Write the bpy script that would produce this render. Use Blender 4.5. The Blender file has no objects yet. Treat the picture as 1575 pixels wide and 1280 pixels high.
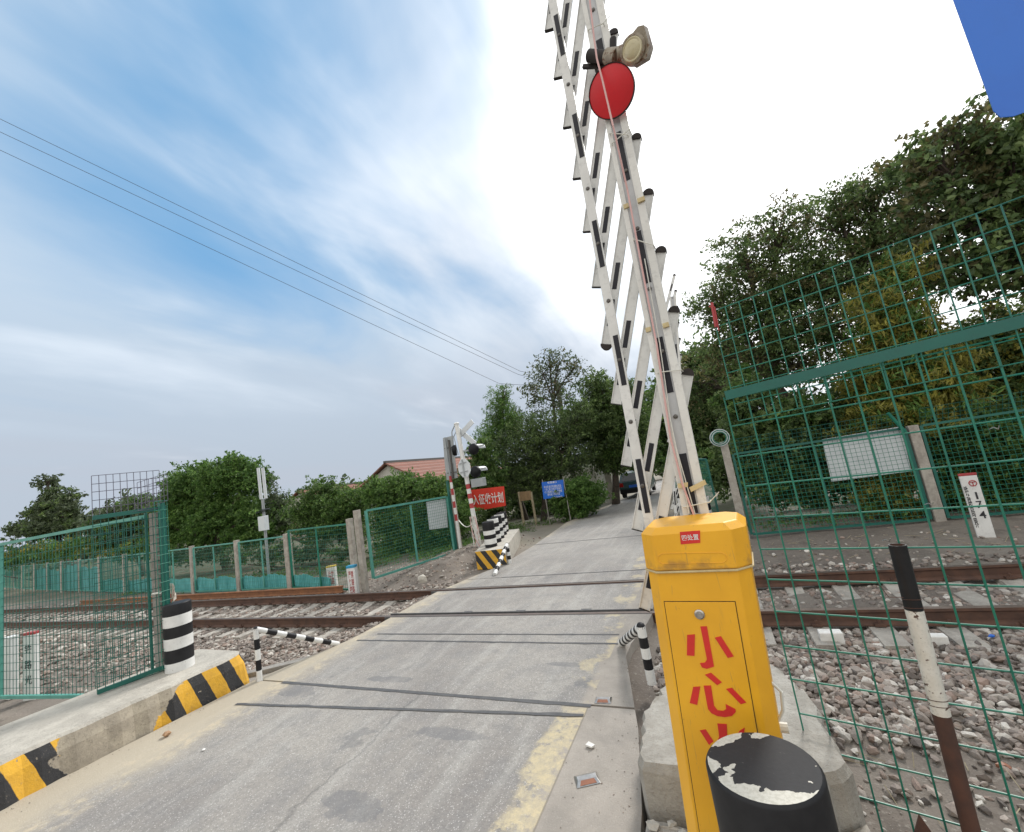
import bpy, math, random
import numpy as np
from mathutils import Vector, Matrix
R = math.radians
random.seed(7); rng = np.random.default_rng(11)
S = bpy.context.scene
COL = S.collection

# ------------------------------------------------------------------ camera
W, H, F, EYE = 1575., 1280., 640., 2.2
def camera_axes(roll=9.5, hd=87., road=(1083., 678.)):
    r, p = R(roll), math.atan(hd / F)
    up = np.array([-math.sin(r)*math.cos(p), -math.cos(r)*math.cos(p), math.sin(p)])
    d = np.array([road[0]-W/2, road[1]-H/2, F]); d -= up*d.dot(up); d /= np.linalg.norm(d)
    return np.array([np.cross(d, up), d, up])
RM = camera_axes()
CAMP = np.array([0, 0, EYE])
def ray(u, v): return RM @ np.array([u-W/2, v-H/2, F])
def gp(u, v, z=0.):                       # photograph point on the level z
    r = ray(u, v); return CAMP + r*((z-EYE)/r[2])
def at(u, v, y):                          # photograph point at the distance y along the road
    r = ray(u, v); return CAMP + r*(y/r[1])
def onplane(u, v, P, n):
    r = ray(u, v); P = np.array(P, float); n = np.array(n, float)
    return CAMP + r*(n.dot(P-CAMP)/n.dot(r))
cam_d = bpy.data.cameras.new('camera'); cam = bpy.data.objects.new('camera', cam_d); COL.objects.link(cam)
cx, cu, cf = RM @ [1, 0, 0], RM @ [0, -1, 0], RM @ [0, 0, 1]
cam.matrix_world = Matrix(((cx[0], cu[0], -cf[0], 0), (cx[1], cu[1], -cf[1], 0), (cx[2], cu[2], -cf[2], EYE), (0, 0, 0, 1)))
cam_d.lens = 36*F/W; cam_d.sensor_width = 36; cam_d.clip_start = .05; cam_d.clip_end = 3000
S.camera = cam

# ------------------------------------------------------------------ light and sky
SUN_AZ, SUN_EL = 14., 42.
S.view_settings.view_transform = 'Standard'; S.view_settings.look = 'None'
S.view_settings.exposure = 0.62; S.view_settings.gamma = 1
sd = bpy.data.lights.new('sun', 'SUN'); sd.energy = 2.0; sd.angle = R(10); sd.color = (1, .965, .92)
so = bpy.data.objects.new('sun', sd); COL.objects.link(so)
sdir = Vector((math.sin(R(SUN_AZ))*math.cos(R(SUN_EL)), math.cos(R(SUN_AZ))*math.cos(R(SUN_EL)), math.sin(R(SUN_EL))))
so.rotation_euler = sdir.to_track_quat('Z', 'Y').to_euler()

class NG:                                  # small helper for node graphs
    def __init__(s, nt): s.nt = nt; s.N = nt.nodes; s.L = nt.links
    def n(s, t, **k):
        o = s.N.new(t)
        for a, b in k.items(): setattr(o, a, b)
        return o
    def inp(s, sock, v):
        if hasattr(v, 'is_linked') or isinstance(v, bpy.types.NodeSocket): s.L.new(v, sock)
        else:
            try: sock.default_value = v
            except Exception: sock.default_value = (v, v, v)
    def m(s, op, a, b=0., c=None, clamp=False):
        o = s.n('ShaderNodeMath', operation=op, use_clamp=clamp)
        s.inp(o.inputs[0], a); s.inp(o.inputs[1], b)
        if c is not None: s.inp(o.inputs[2], c)
        return o.outputs[0]
    def mix(s, f, a, b, mode='MIX'):
        o = s.n('ShaderNodeMix', data_type='RGBA', blend_type=mode)
        s.inp(o.inputs['Factor'], f)
        s.inp(o.inputs[6], a if not isinstance(a, tuple) else (*a[:3], 1)); s.inp(o.inputs[7], b if not isinstance(b, tuple) else (*b[:3], 1))
        return o.outputs[2]
    def noise(s, vec, scale, detail=4, rough=.55, dist=0., out='Fac'):
        o = s.n('ShaderNodeTexNoise'); s.L.new(vec, o.inputs['Vector'])
        o.inputs['Scale'].default_value = scale; o.inputs['Detail'].default_value = detail
        o.inputs['Roughness'].default_value = rough; o.inputs['Distortion'].default_value = dist
        return o.outputs[out]
    def vor(s, vec, scale, feature='F1', out='Distance'):
        o = s.n('ShaderNodeTexVoronoi', feature=feature); s.L.new(vec, o.inputs['Vector']); o.inputs['Scale'].default_value = scale
        return o.outputs[out]
    def ramp(s, f, stops):
        o = s.n('ShaderNodeValToRGB'); s.inp(o.inputs[0], f); cr = o.color_ramp
        while len(cr.elements) < len(stops): cr.elements.new(.5)
        for e, (p, c) in zip(cr.elements, stops):
            e.position = p; e.color = (c, c, c, 1) if not isinstance(c, tuple) else (*c, 1)
        return o.outputs[0]
    def step(s, f, a, b): # smooth 0..1 between a and b
        o = s.n('ShaderNodeMapRange', interpolation_type='SMOOTHSTEP'); s.inp(o.inputs[0], f)
        o.inputs[1].default_value = a; o.inputs[2].default_value = b
        return o.outputs[0]
    def scalev(s, vec, v):
        o = s.n('ShaderNodeVectorMath', operation='MULTIPLY'); s.L.new(vec, o.inputs[0]); o.inputs[1].default_value = v
        return o.outputs[0]

def make_world():
    w = bpy.data.worlds.new('World'); S.world = w; w.use_nodes = True
    w.node_tree.nodes.clear(); g = NG(w.node_tree)
    tc = g.n('ShaderNodeTexCoord').outputs['Generated']
    nrm = g.n('ShaderNodeVectorMath', operation='NORMALIZE'); g.L.new(tc, nrm.inputs[0]); d = nrm.outputs[0]
    sky = g.n('ShaderNodeTexSky', sky_type='NISHITA', sun_disc=False)
    sky.sun_elevation = R(SUN_EL); sky.sun_rotation = R(SUN_AZ); sky.dust_density = 1.5; sky.air_density = 1.2
    sep = g.n('ShaderNodeSeparateXYZ'); g.L.new(d, sep.inputs[0]); zz = g.m('MAXIMUM', sep.outputs[2], 0.02)
    # clouds lie on a high level layer: direction / height gives long streaks toward the horizon
    px = g.m('DIVIDE', sep.outputs[0], g.m('ADD', zz, .18)); py = g.m('DIVIDE', sep.outputs[1], g.m('ADD', zz, .18))
    cmb = g.n('ShaderNodeCombineXYZ'); g.L.new(px, cmb.inputs[0]); g.L.new(py, cmb.inputs[1])
    mp = g.n('ShaderNodeMapping'); g.L.new(cmb.outputs[0], mp.inputs[0]); mp.inputs['Rotation'].default_value = (0, 0, R(28)); mp.inputs['Scale'].default_value = (1.0, .42, 1)
    n1 = g.noise(mp.outputs[0], 1.25, 5, .5, .6); n2 = g.noise(mp.outputs[0], 3.6, 5, .55, .4)
    nn = g.m('ADD', g.m('MULTIPLY', n1, .75), g.m('MULTIPLY', n2, .25))
    def blob(vec, lo, hi):
        o = g.n('ShaderNodeVectorMath', operation='DOT_PRODUCT'); g.L.new(d, o.inputs[0]); o.inputs[1].default_value = Vector(vec).normalized()
        return g.step(o.outputs['Value'], lo, hi)
    clear = g.m('MAXIMUM', g.m('MAXIMUM', g.m('MULTIPLY', blob((-.40, .50, .77), .82, .99), .92), g.m('MULTIPLY', blob((-.62, .45, .62), .90, .995), .8)),
                g.m('MAXIMUM', g.m('MULTIPLY', blob((-.36, .74, .58), .90, .998), .72), g.m('MULTIPLY', blob((-.30, .83, .46), .92, .999), .6)))
    glow = g.step(g.m('ADD', blob((.36, .76, .56), .70, .985), g.m('MULTIPLY', g.m('SUBTRACT', nn, .5), 1.6)), .08, 1.0); back = g.step(sep.outputs[1], .25, -.35)
    hole = g.m('ADD', g.m('MULTIPLY', clear, .95), g.m('MULTIPLY', g.m('SUBTRACT', .5, nn), 2.6))
    hole = g.m('MULTIPLY', g.m('MULTIPLY', g.step(hole, .20, 1.25), .80), g.m('SUBTRACT', 1., glow))
    blue = g.mix(.8, g.scalev(sky.outputs[0], (.5, .7, .9)), (.60, 2.55, 4.9))
    hi = sep.outputs[2]
    cloud = g.mix(g.step(hi, .0, .5), (3.3, 3.75, 4.35), (3.7, 4.6, 5.6))
    bright = g.m('MULTIPLY', g.step(nn, .44, .60), g.step(hi, .12, .55))
    cloud = g.mix(g.m('MULTIPLY', bright, .85), cloud, (6.0, 6.5, 7.1))
    cloud = g.mix(g.m('MULTIPLY', g.step(g.noise(mp.outputs[0], .7, 3), .45, .6), .25), cloud, (3.6, 3.7, 4.2))
    cloud = g.mix(back, cloud, (8.6, 8.5, 8.2)); cloud = g.mix(glow, cloud, (12.0, 12.0, 12.0))
    fin = g.mix(hole, cloud, blue)
    bg = g.n('ShaderNodeBackground'); g.L.new(fin, bg.inputs[0]); bg.inputs[1].default_value = .1
    out = g.n('ShaderNodeOutputWorld'); g.L.new(bg.outputs[0], out.inputs[0])
make_world()

# ------------------------------------------------------------------ materials
def newmat(name):
    m = bpy.data.materials.new(name); m.use_nodes = True; m.node_tree.nodes.clear()
    g = NG(m.node_tree); b = g.n('ShaderNodeBsdfPrincipled'); o = g.n('ShaderNodeOutputMaterial'); g.L.new(b.outputs[0], o.inputs[0])
    return m, g, b
def bump(g, b, h, strength=.3, dist=.01):
    n = g.n('ShaderNodeBump'); n.inputs['Strength'].default_value = strength; n.inputs['Distance'].default_value = dist
    g.L.new(h, n.inputs['Height']); g.L.new(n.outputs[0], b.inputs['Normal'])
def paint(name, c, c2=None, scale=6., rough=.5, chip=None, chipscale=14., chiplim=.62, dirt=.25, metal=0., bumpk=.08, spec=.5):
    """a painted or plain surface: slight tone variation, grime, and chips that show another colour"""
    m, g, b = newmat(name); tc = g.n('ShaderNodeNewGeometry').outputs['Position']
    c2 = c2 or tuple(x*.8 for x in c)
    n1 = g.noise(tc, scale, 5, .6); n2 = g.noise(tc, scale*7, 4, .6)
    col = g.mix(g.step(n1, .3, .7), c, c2)
    col = g.mix(g.m('MULTIPLY', g.step(n2, .5, .75), dirt), col, tuple(x*.45+.02 for x in c))
    if chip: col = g.mix(g.step(g.noise(tc, chipscale, 6, .65), chiplim, chiplim+.02), col, chip)
    g.L.new(col, b.inputs['Base Color']); b.inputs['Roughness'].default_value = rough; b.inputs['Metallic'].default_value = metal; b.inputs['Specular IOR Level'].default_value = spec
    bump(g, b, n2, bumpk, .004)
    return m
def pos(g): return g.n('ShaderNodeNewGeometry').outputs['Position']
def sepp(g):
    s = g.n('ShaderNodeSeparateXYZ'); g.L.new(pos(g), s.inputs[0]); return s.outputs

def mat_road():
    m, g, b = newmat('road_concrete'); p = pos(g); x, y, z = sepp(g)
    big = g.noise(p, .55, 5, .55); mid = g.noise(p, 3.2, 6, .6); grain = g.vor(p, 150, out='Color'); gs = g.n('ShaderNodeSeparateColor'); g.L.new(grain, gs.inputs[0]); grain2 = g.vor(p, 48, out='Color'); gs2 = g.n('ShaderNodeSeparateColor'); g.L.new(grain2, gs2.inputs[0])
    fine = g.m('ADD', g.m('MULTIPLY', gs.outputs[0], .45), g.m('ADD', g.m('MULTIPLY', gs2.outputs[1], .25), g.m('MULTIPLY', g.noise(p, 34, 4, .7), .3))); speck = g.m('SUBTRACT', 1., gs.outputs[2])
    stretched = g.noise(g.scalev(p, (3.0, .35, 1)), 1.5, 5, .6)
    base = g.mix(g.step(big, .35, .65), (.240, .222, .205), (.330, .308, .278))
    base = g.mix(g.m('MULTIPLY', g.step(mid, .42, .68), .5), base, (.20, .197, .196))
    base = g.mix(g.m('MULTIPLY', g.step(stretched, .45, .7), .5), base, (.40, .385, .355))
    base = g.mix(g.m('MULTIPLY', g.step(speck, .10, .0), .60), base, (.62, .60, .57))
    base = g.mix(g.m('MULTIPLY', g.step(fine, .45, .75), .42), base, (.13, .125, .12)); base = g.mix(g.m('MULTIPLY', g.step(g.noise(p, 9, 5, .6), .5, .66), .22), base, (.16, .155, .15))
    # resurfaced dark patches with ragged edges
    patch = g.step(g.noise(g.scalev(p, (1, .8, 1)), 1.3, 8, .62, .4), .64, .655)
    base = g.mix(g.m('MULTIPLY', patch, .45), base, (.15, .15, .152))
    for u_, v_, ra, rb_ in ((950, 1052, .42, .16), (1000, 1018, .22, .10), (600, 1045, .35, .07), (905, 1135, .3, .06), (870, 1022, .25, .05), (445, 1062, .5, .12), (690, 1128, .35, .08), (540, 1240, .3, .12)):
        c_ = gp(u_, v_); q_ = g.m('ADD', g.m('POWER', g.m('DIVIDE', g.m('SUBTRACT', x, float(c_[0])), ra), 2), g.m('POWER', g.m('DIVIDE', g.m('SUBTRACT', y, float(c_[1])), rb_), 2))
        q_ = g.m('ADD', q_, g.m('MULTIPLY', g.m('SUBTRACT', g.noise(p, 6.5, 8, .7), .5), 4.2))
        base = g.mix(g.m('MULTIPLY', g.step(q_, 1.02, .95), g.m('MULTIPLY', g.step(mid, .2, .6), .6)), base, (.15, .15, .155))
    # sandy dust that gathers along both edges
    e1 = g.step(g.m('ADD', x, g.m('MULTIPLY', g.noise(p, .9, 5), 1.3)), -4.55, -5.2)
    base = g.mix(g.m('MULTIPLY', e1, .75), base, (.46, .40, .30))
    e2 = g.step(g.m('ADD', x, g.m('MULTIPLY', mid, .12)), -1.50, -1.44)
    base = g.mix(g.m('MULTIPLY', e2, .8), base, g.mix(g.step(mid, .3, .7), (.37, .33, .285), (.28, .25, .215)))
    # far part: paler, dusty
    far = g.step(y, 8.6, 10.5)
    base = g.mix(g.m('MULTIPLY', far, .15), base, (.36, .345, .325))
    # worn edge line on the right, a broad pale yellow band
    wob = g.m('MULTIPLY', g.m('SUBTRACT', g.noise(p, 2.6, 6, .65), .5), .42)
    worn = g.m('MULTIPLY', g.step(g.noise(p, 6.5, 7, .72), .36, .52), g.mix(g.step(y, 3.8, 3.95), (1, 1, 1), (.0, .0, .0)))
    worn2 = g.m('MULTIPLY', g.m('MULTIPLY', g.step(y, 3.9, 4.0), g.step(g.noise(p, 2.6, 6, .65), .50, .58)), .7)
    line = g.m('MULTIPLY', g.m('MULTIPLY', g.step(x, -1.435, -1.455), g.step(g.m('ADD', x, g.m('MULTIPLY', wob, 1.3)), -1.75, -1.66)), g.m('MAXIMUM', worn, worn2))
    base = g.mix(g.m('MULTIPLY', line, .78), base, g.mix(g.step(g.noise(p, 14, 6, .7), .35, .65), (.60, .50, .30), (.44, .38, .27)))
    seam = g.step(g.m('ABSOLUTE', g.m('ADD', x, 1.445)), .010, .003); base = g.mix(g.m('MULTIPLY', g.m('MULTIPLY', seam, g.step(y, 3.9, 3.85)), .5), base, (.12, .10, .08))
    dx2 = g.m('ABSOLUTE', g.m('ADD', g.m('ADD', x, 5.55), wob))
    line2 = g.m('MULTIPLY', g.step(dx2, .34, .05), g.step(g.noise(p, 4.1, 7, .7), .46, .66))
    base = g.mix(g.m('MULTIPLY', line2, .6), base, (.60, .50, .34))
    # long crack along the carriageway
    cr = g.m('ABSOLUTE', g.m('ADD', g.m('SUBTRACT', x, g.m('MULTIPLY', y, -.04)), g.m('ADD', 2.95, g.m('MULTIPLY', g.noise(p, 1.8, 7, .7), .5))))
    crack = g.m('MULTIPLY', g.step(cr, .035, .0), g.step(y, 4.1, 3.6))
    base = g.mix(g.m('MULTIPLY', crack, .38), base, (.09, .09, .09))
    g.L.new(base, b.inputs['Base Color']); b.inputs['Roughness'].default_value = .82
    # fine cracks, tyre dirt and grime under the kerbs
    net = g.n('ShaderNodeTexVoronoi', feature='DISTANCE_TO_EDGE'); wv = g.n('ShaderNodeVectorMath', operation='ADD'); g.L.new(p, wv.inputs[0])
    g.L.new(g.scalev(g.noise(p, 2.2, 5, .6, out='Color'), (.6, .6, .6)), wv.inputs[1]); g.L.new(wv.outputs[0], net.inputs['Vector']); net.inputs['Scale'].default_value = .75
    hair = g.m('MULTIPLY', g.step(net.outputs['Distance'], .010, .0), g.step(g.noise(p, .7, 3), .5, .6)); base = g.mix(g.m('MULTIPLY', hair, .6), base, (.09, .085, .08))
    tyre = g.m('MULTIPLY', g.m('MAXIMUM', g.step(g.m('ABSOLUTE', g.m('ADD', x, 2.65)), .42, .12), g.step(g.m('ABSOLUTE', g.m('ADD', x, 4.25)), .42, .12)), g.step(stretched, .35, .65))
    base = g.mix(g.m('MULTIPLY', tyre, .30), base, (.15, .147, .145))
    edge_ = g.m('MULTIPLY', g.step(x, -6.12, -6.27), .6); base = g.mix(edge_, base, (.16, .13, .095))
    edge2 = g.m('MULTIPLY', g.step(g.m('ADD', x, g.m('MULTIPLY', mid, .15)), -.98, -.80), .6); base = g.mix(edge2, base, (.14, .12, .10))
    h = g.m('ADD', g.m('MULTIPLY', fine, .6), g.m('ADD', g.m('MULTIPLY', speck, .5), g.m('MULTIPLY', crack, -.6)))
    bump(g, b, h, .55, .012)
    return m
def mat_ground():
    m, g, b = newmat('dirt'); p = pos(g); x, y, z = sepp(g)
    big = g.noise(p, .35, 6, .6); mid = g.noise(p, 2.5, 7, .65); fine = g.noise(p, 28, 6, .7)
    c = g.mix(g.step(big, .35, .65), (.145, .120, .100), (.215, .185, .155))
    c = g.mix(g.m('MULTIPLY', g.step(mid, .5, .65), .55), c, (.095, .08, .068))
    c = g.mix(g.m('MULTIPLY', g.step(fine, .55, .68), .6), c, (.34, .31, .27))
    grass = g.m('MULTIPLY', g.step(g.m('ADD', y, g.m('MULTIPLY', mid, 4)), 13.5, 16), g.step(g.noise(p, 1.1, 5), .38, .55))
    c = g.mix(g.m('MULTIPLY', grass, .8), c, (.055, .068, .028))
    gl = g.m('MULTIPLY', g.step(x, -9.5, -12), g.step(g.m('ADD', y, mid), 9.5, 10.5))
    c = g.mix(g.m('MULTIPLY', g.m('MULTIPLY', gl, g.step(mid, .35, .55)), .7), c, (.085, .085, .042))
    # pale sandy shoulder beside the road beyond the tracks
    sh = g.m('MULTIPLY', g.m('MULTIPLY', g.step(x, -9.5, -6.8), g.step(x, 0, -1.5)), g.step(y, 10.5, 13))
    c = g.mix(g.m('MULTIPLY', sh, .7), c, (.27, .24, .195))
    g.L.new(c, b.inputs['Base Color']); b.inputs['Roughness'].default_value = .95
    bump(g, b, g.m('ADD', mid, g.m('MULTIPLY', fine, .6)), .8, .03)
    return m
def mat_concrete(name, a=(.42, .39, .34), c=(.30, .275, .24), s=3., stain=(.16, .14, .12)):
    m, g, b = newmat(name); p = pos(g)
    n1 = g.noise(p, s, 7, .65); n2 = g.noise(p, s*9, 6, .7); n3 = g.noise(p, s*.5, 4, .6)
    col = g.mix(g.step(n1, .35, .65), a, c); col = g.mix(g.m('MULTIPLY', g.step(n2, .55, .7), .5), col, stain)
    col = g.mix(g.m('MULTIPLY', g.step(n3, .55, .7), .45), col, tuple(min(1, k*1.35) for k in a))
    g.L.new(col, b.inputs['Base Color']); b.inputs['Roughness'].default_value = .9
    bump(g, b, g.m('ADD', n1, n2), .7, .022)
    return m
def mat_kerb(name, far=False):
    """hazard stripes painted on the concrete face, with the middle stretch flaked off"""
    m, g, b = newmat(name); p = pos(g); x, y, z = sepp(g)
    n1 = g.noise(p, 4, 7, .65); n2 = g.noise(p, 40, 6, .7)
    conc = g.mix(g.step(n1, .35, .65), (.40, .35, .27), (.27, .235, .185)); conc = g.mix(g.m('MULTIPLY', g.step(n2, .52, .68), .6), conc, (.17, .145, .115))
    if far: s = g.m('ADD', g.m('MULTIPLY', x, 1.), g.m('MULTIPLY', z, .75)); per, ph = .33, .1
    else: s = g.m('SUBTRACT', y, g.m('MULTIPLY', g.m('SUBTRACT', .38, z), .34)); per, ph = .34, 3.17-.34*20
    fr = g.m('FRACT', g.m('DIVIDE', g.m('SUBTRACT', g.m('ADD', s, g.m('MULTIPLY', g.m('SUBTRACT', n1, .5), .04)), ph), per))
    blk = g.step(g.m('ABSOLUTE', g.m('SUBTRACT', fr, .25)), .26, .24)
    yel = g.mix(g.step(g.noise(p, 9, 6), .3, .7), (.72, .40, .035), (.60, .33, .035))
    pc = g.mix(blk, yel, (.028, .028, .03)); pc = g.mix(g.m('MULTIPLY', g.step(n2, .58, .7), .5), pc, (.22, .19, .15))
    if far: mask = g.step(n1, .30, .32)
    else:
        edge = g.m('MULTIPLY', g.m('SUBTRACT', g.noise(p, 3.2, 6, .6), .5), .55)
        yy = g.m('ADD', y, edge)
        keep = g.m('MAXIMUM', g.step(yy, 2.06, 2.04), g.step(g.m('ADD', g.m('SUBTRACT', yy, g.m('MULTIPLY', z, .9)), 0), 2.80, 2.82))
        keep = g.m('MULTIPLY', keep, g.step(z, .370, .366))
        mask = g.m('MULTIPLY', keep, g.step(g.noise(p, 15, 6, .6), .30, .33))
    col = g.mix(mask, conc, pc)
    g.L.new(col, b.inputs['Base Color']); b.inputs['Roughness'].default_value = .8
    bump(g, b, g.m('ADD', g.m('MULTIPLY', mask, .3), g.m('ADD', n1, g.m('MULTIPLY', n2, .5))), .6, .02)
    return m
def mat_island(name, stops, rough=.7, trans=0., bumpk=0.):
    """many small pieces of one mesh, each with its own tone"""
    m, g, b = newmat(name); ge = g.n('ShaderNodeNewGeometry')
    col = g.ramp(ge.outputs['Random Per Island'], stops)
    n = g.noise(ge.outputs['Position'], .8, 4, .6)
    col = g.mix(g.m('MULTIPLY', g.step(n, .35, .65), .4), col, stops[0][1])
    g.L.new(col, b.inputs['Base Color']); b.inputs['Roughness'].default_value = rough
    if trans:
        t = g.n('ShaderNodeBsdfTranslucent'); g.L.new(col, t.inputs[0])
        mx = g.n('ShaderNodeMixShader'); mx.inputs[0].default_value = trans
        g.L.new(b.outputs[0], mx.inputs[1]); g.L.new(t.outputs[0], mx.inputs[2])
        o = [k for k in g.N if k.type == 'OUTPUT_MATERIAL'][0]; g.L.new(mx.outputs[0], o.inputs[0])
    if bumpk: bump(g, b, g.noise(ge.outputs['Position'], 60, 4), bumpk, .01)
    return m
def mat_tiles():
    m, g, b = newmat('roof_tiles'); p = pos(g); x, y, z = sepp(g)
    row = g.m('FRACT', g.m('MULTIPLY', z, 3.4)); n = g.noise(p, 3, 6, .6)
    colr = g.mix(g.step(n, .3, .7), (.25, .10, .07), (.17, .075, .055))
    colr = g.mix(g.m('MULTIPLY', g.step(row, .3, .05), .6), colr, (.36, .25, .20))
    g.L.new(colr, b.inputs['Base Color']); b.inputs['Roughness'].default_value = .85
    bump(g, b, g.m('ADD', row, g.m('FRACT', g.m('MULTIPLY', y, 3.5))), .7, .05)
    return m
def mat_bollard_top():
    m, g, b = newmat('flaked_top'); p = pos(g)
    n = g.noise(p, 9, 4, .5, .3); n2 = g.noise(p, 70, 5, .7); x, y, z = sepp(g)
    rad = g.m('SQRT', g.m('ADD', g.m('POWER', g.m('ADD', x, .050), 2), g.m('POWER', g.m('SUBTRACT', y, 1.675), 2)))
    # flakes lost mostly at the front and in patches along the back left rim
    fr = g.m('ADD', g.m('MULTIPLY', g.m('SUBTRACT', 1.645, y), 7.5), g.m('MULTIPLY', g.m('ADD', x, .03), 1.2)); fr = g.m('SUBTRACT', fr, .08)
    rim = g.m('MULTIPLY', g.step(rad, .10, .18), .44)
    val = g.m('ADD', g.m('MAXIMUM', fr, g.m('SUBTRACT', rim, g.m('MULTIPLY', g.m('ADD', x, .05), 2.0))), g.m('MULTIPLY', g.m('SUBTRACT', n, .5), 2.9))
    wh = g.m('MAXIMUM', g.step(val, .44, .455), g.step(n2, .70, .71))
    col = g.mix(wh, g.mix(n2, (.016, .017, .020), (.034, .035, .038)), g.mix(g.step(n2, .42, .6), (.62, .60, .53), (.52, .50, .43)))
    g.L.new(col, b.inputs['Base Color']); b.inputs['Roughness'].default_value = .75
    bump(g, b, g.m('ADD', g.m('MULTIPLY', wh, -.5), g.m('MULTIPLY', n2, .5)), .35, .003)
    return m
ZSEAM = 1.675
def mat_cabinet():
    m, g, b = newmat('yellow_paint'); p = pos(g)
    n1 = g.noise(p, 3, 6, .6); n2 = g.noise(p, 30, 6, .7); n3 = g.noise(g.scalev(p, (14, 14, 2.2)), 1., 6, .65)
    col = g.mix(g.step(n1, .3, .7), (.83, .43, .020), (.74, .37, .018))
    col = g.mix(g.m('MULTIPLY', g.step(n3, .58, .74), .45), col, (.45, .24, .05))
    col = g.mix(g.step(n2, .70, .73), col, (.20, .10, .03))
    x, y, z = sepp(g)
    col = g.mix(g.m('MULTIPLY', g.step(g.m('ADD', z, g.m('MULTIPLY', n1, .7)), 1.0, .35), .45), col, (.30, .20, .08))
    seam = g.m('ABSOLUTE', g.m('SUBTRACT', z, ZSEAM)); col = g.mix(g.m('MULTIPLY', g.m('MULTIPLY', g.step(seam, .05, .0), g.step(g.noise(p, 11, 5), .42, .6)), .7), col, (.28, .15, .05))
    sc_ = g.noise(g.scalev(p, (60, 60, 5)), 1., 3, .5, 1.5); col = g.mix(g.m('MULTIPLY', g.step(sc_, .66, .70), .5), col, (.42, .24, .06))
    g.L.new(col, b.inputs['Base Color']); b.inputs['Roughness'].default_value = .42
    bump(g, b, g.noise(p, 16, 4), .12, .004)
    return m
def mat_soot_white(name='boom_paint', warm=False):
    a = (.70, .70, .68) if not warm else (.71, .705, .67)
    return paint(name, a, tuple(k*.86 for k in a), 5., .45, chip=(.33, .30, .25), chipscale=22, chiplim=.70, dirt=.35)

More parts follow.
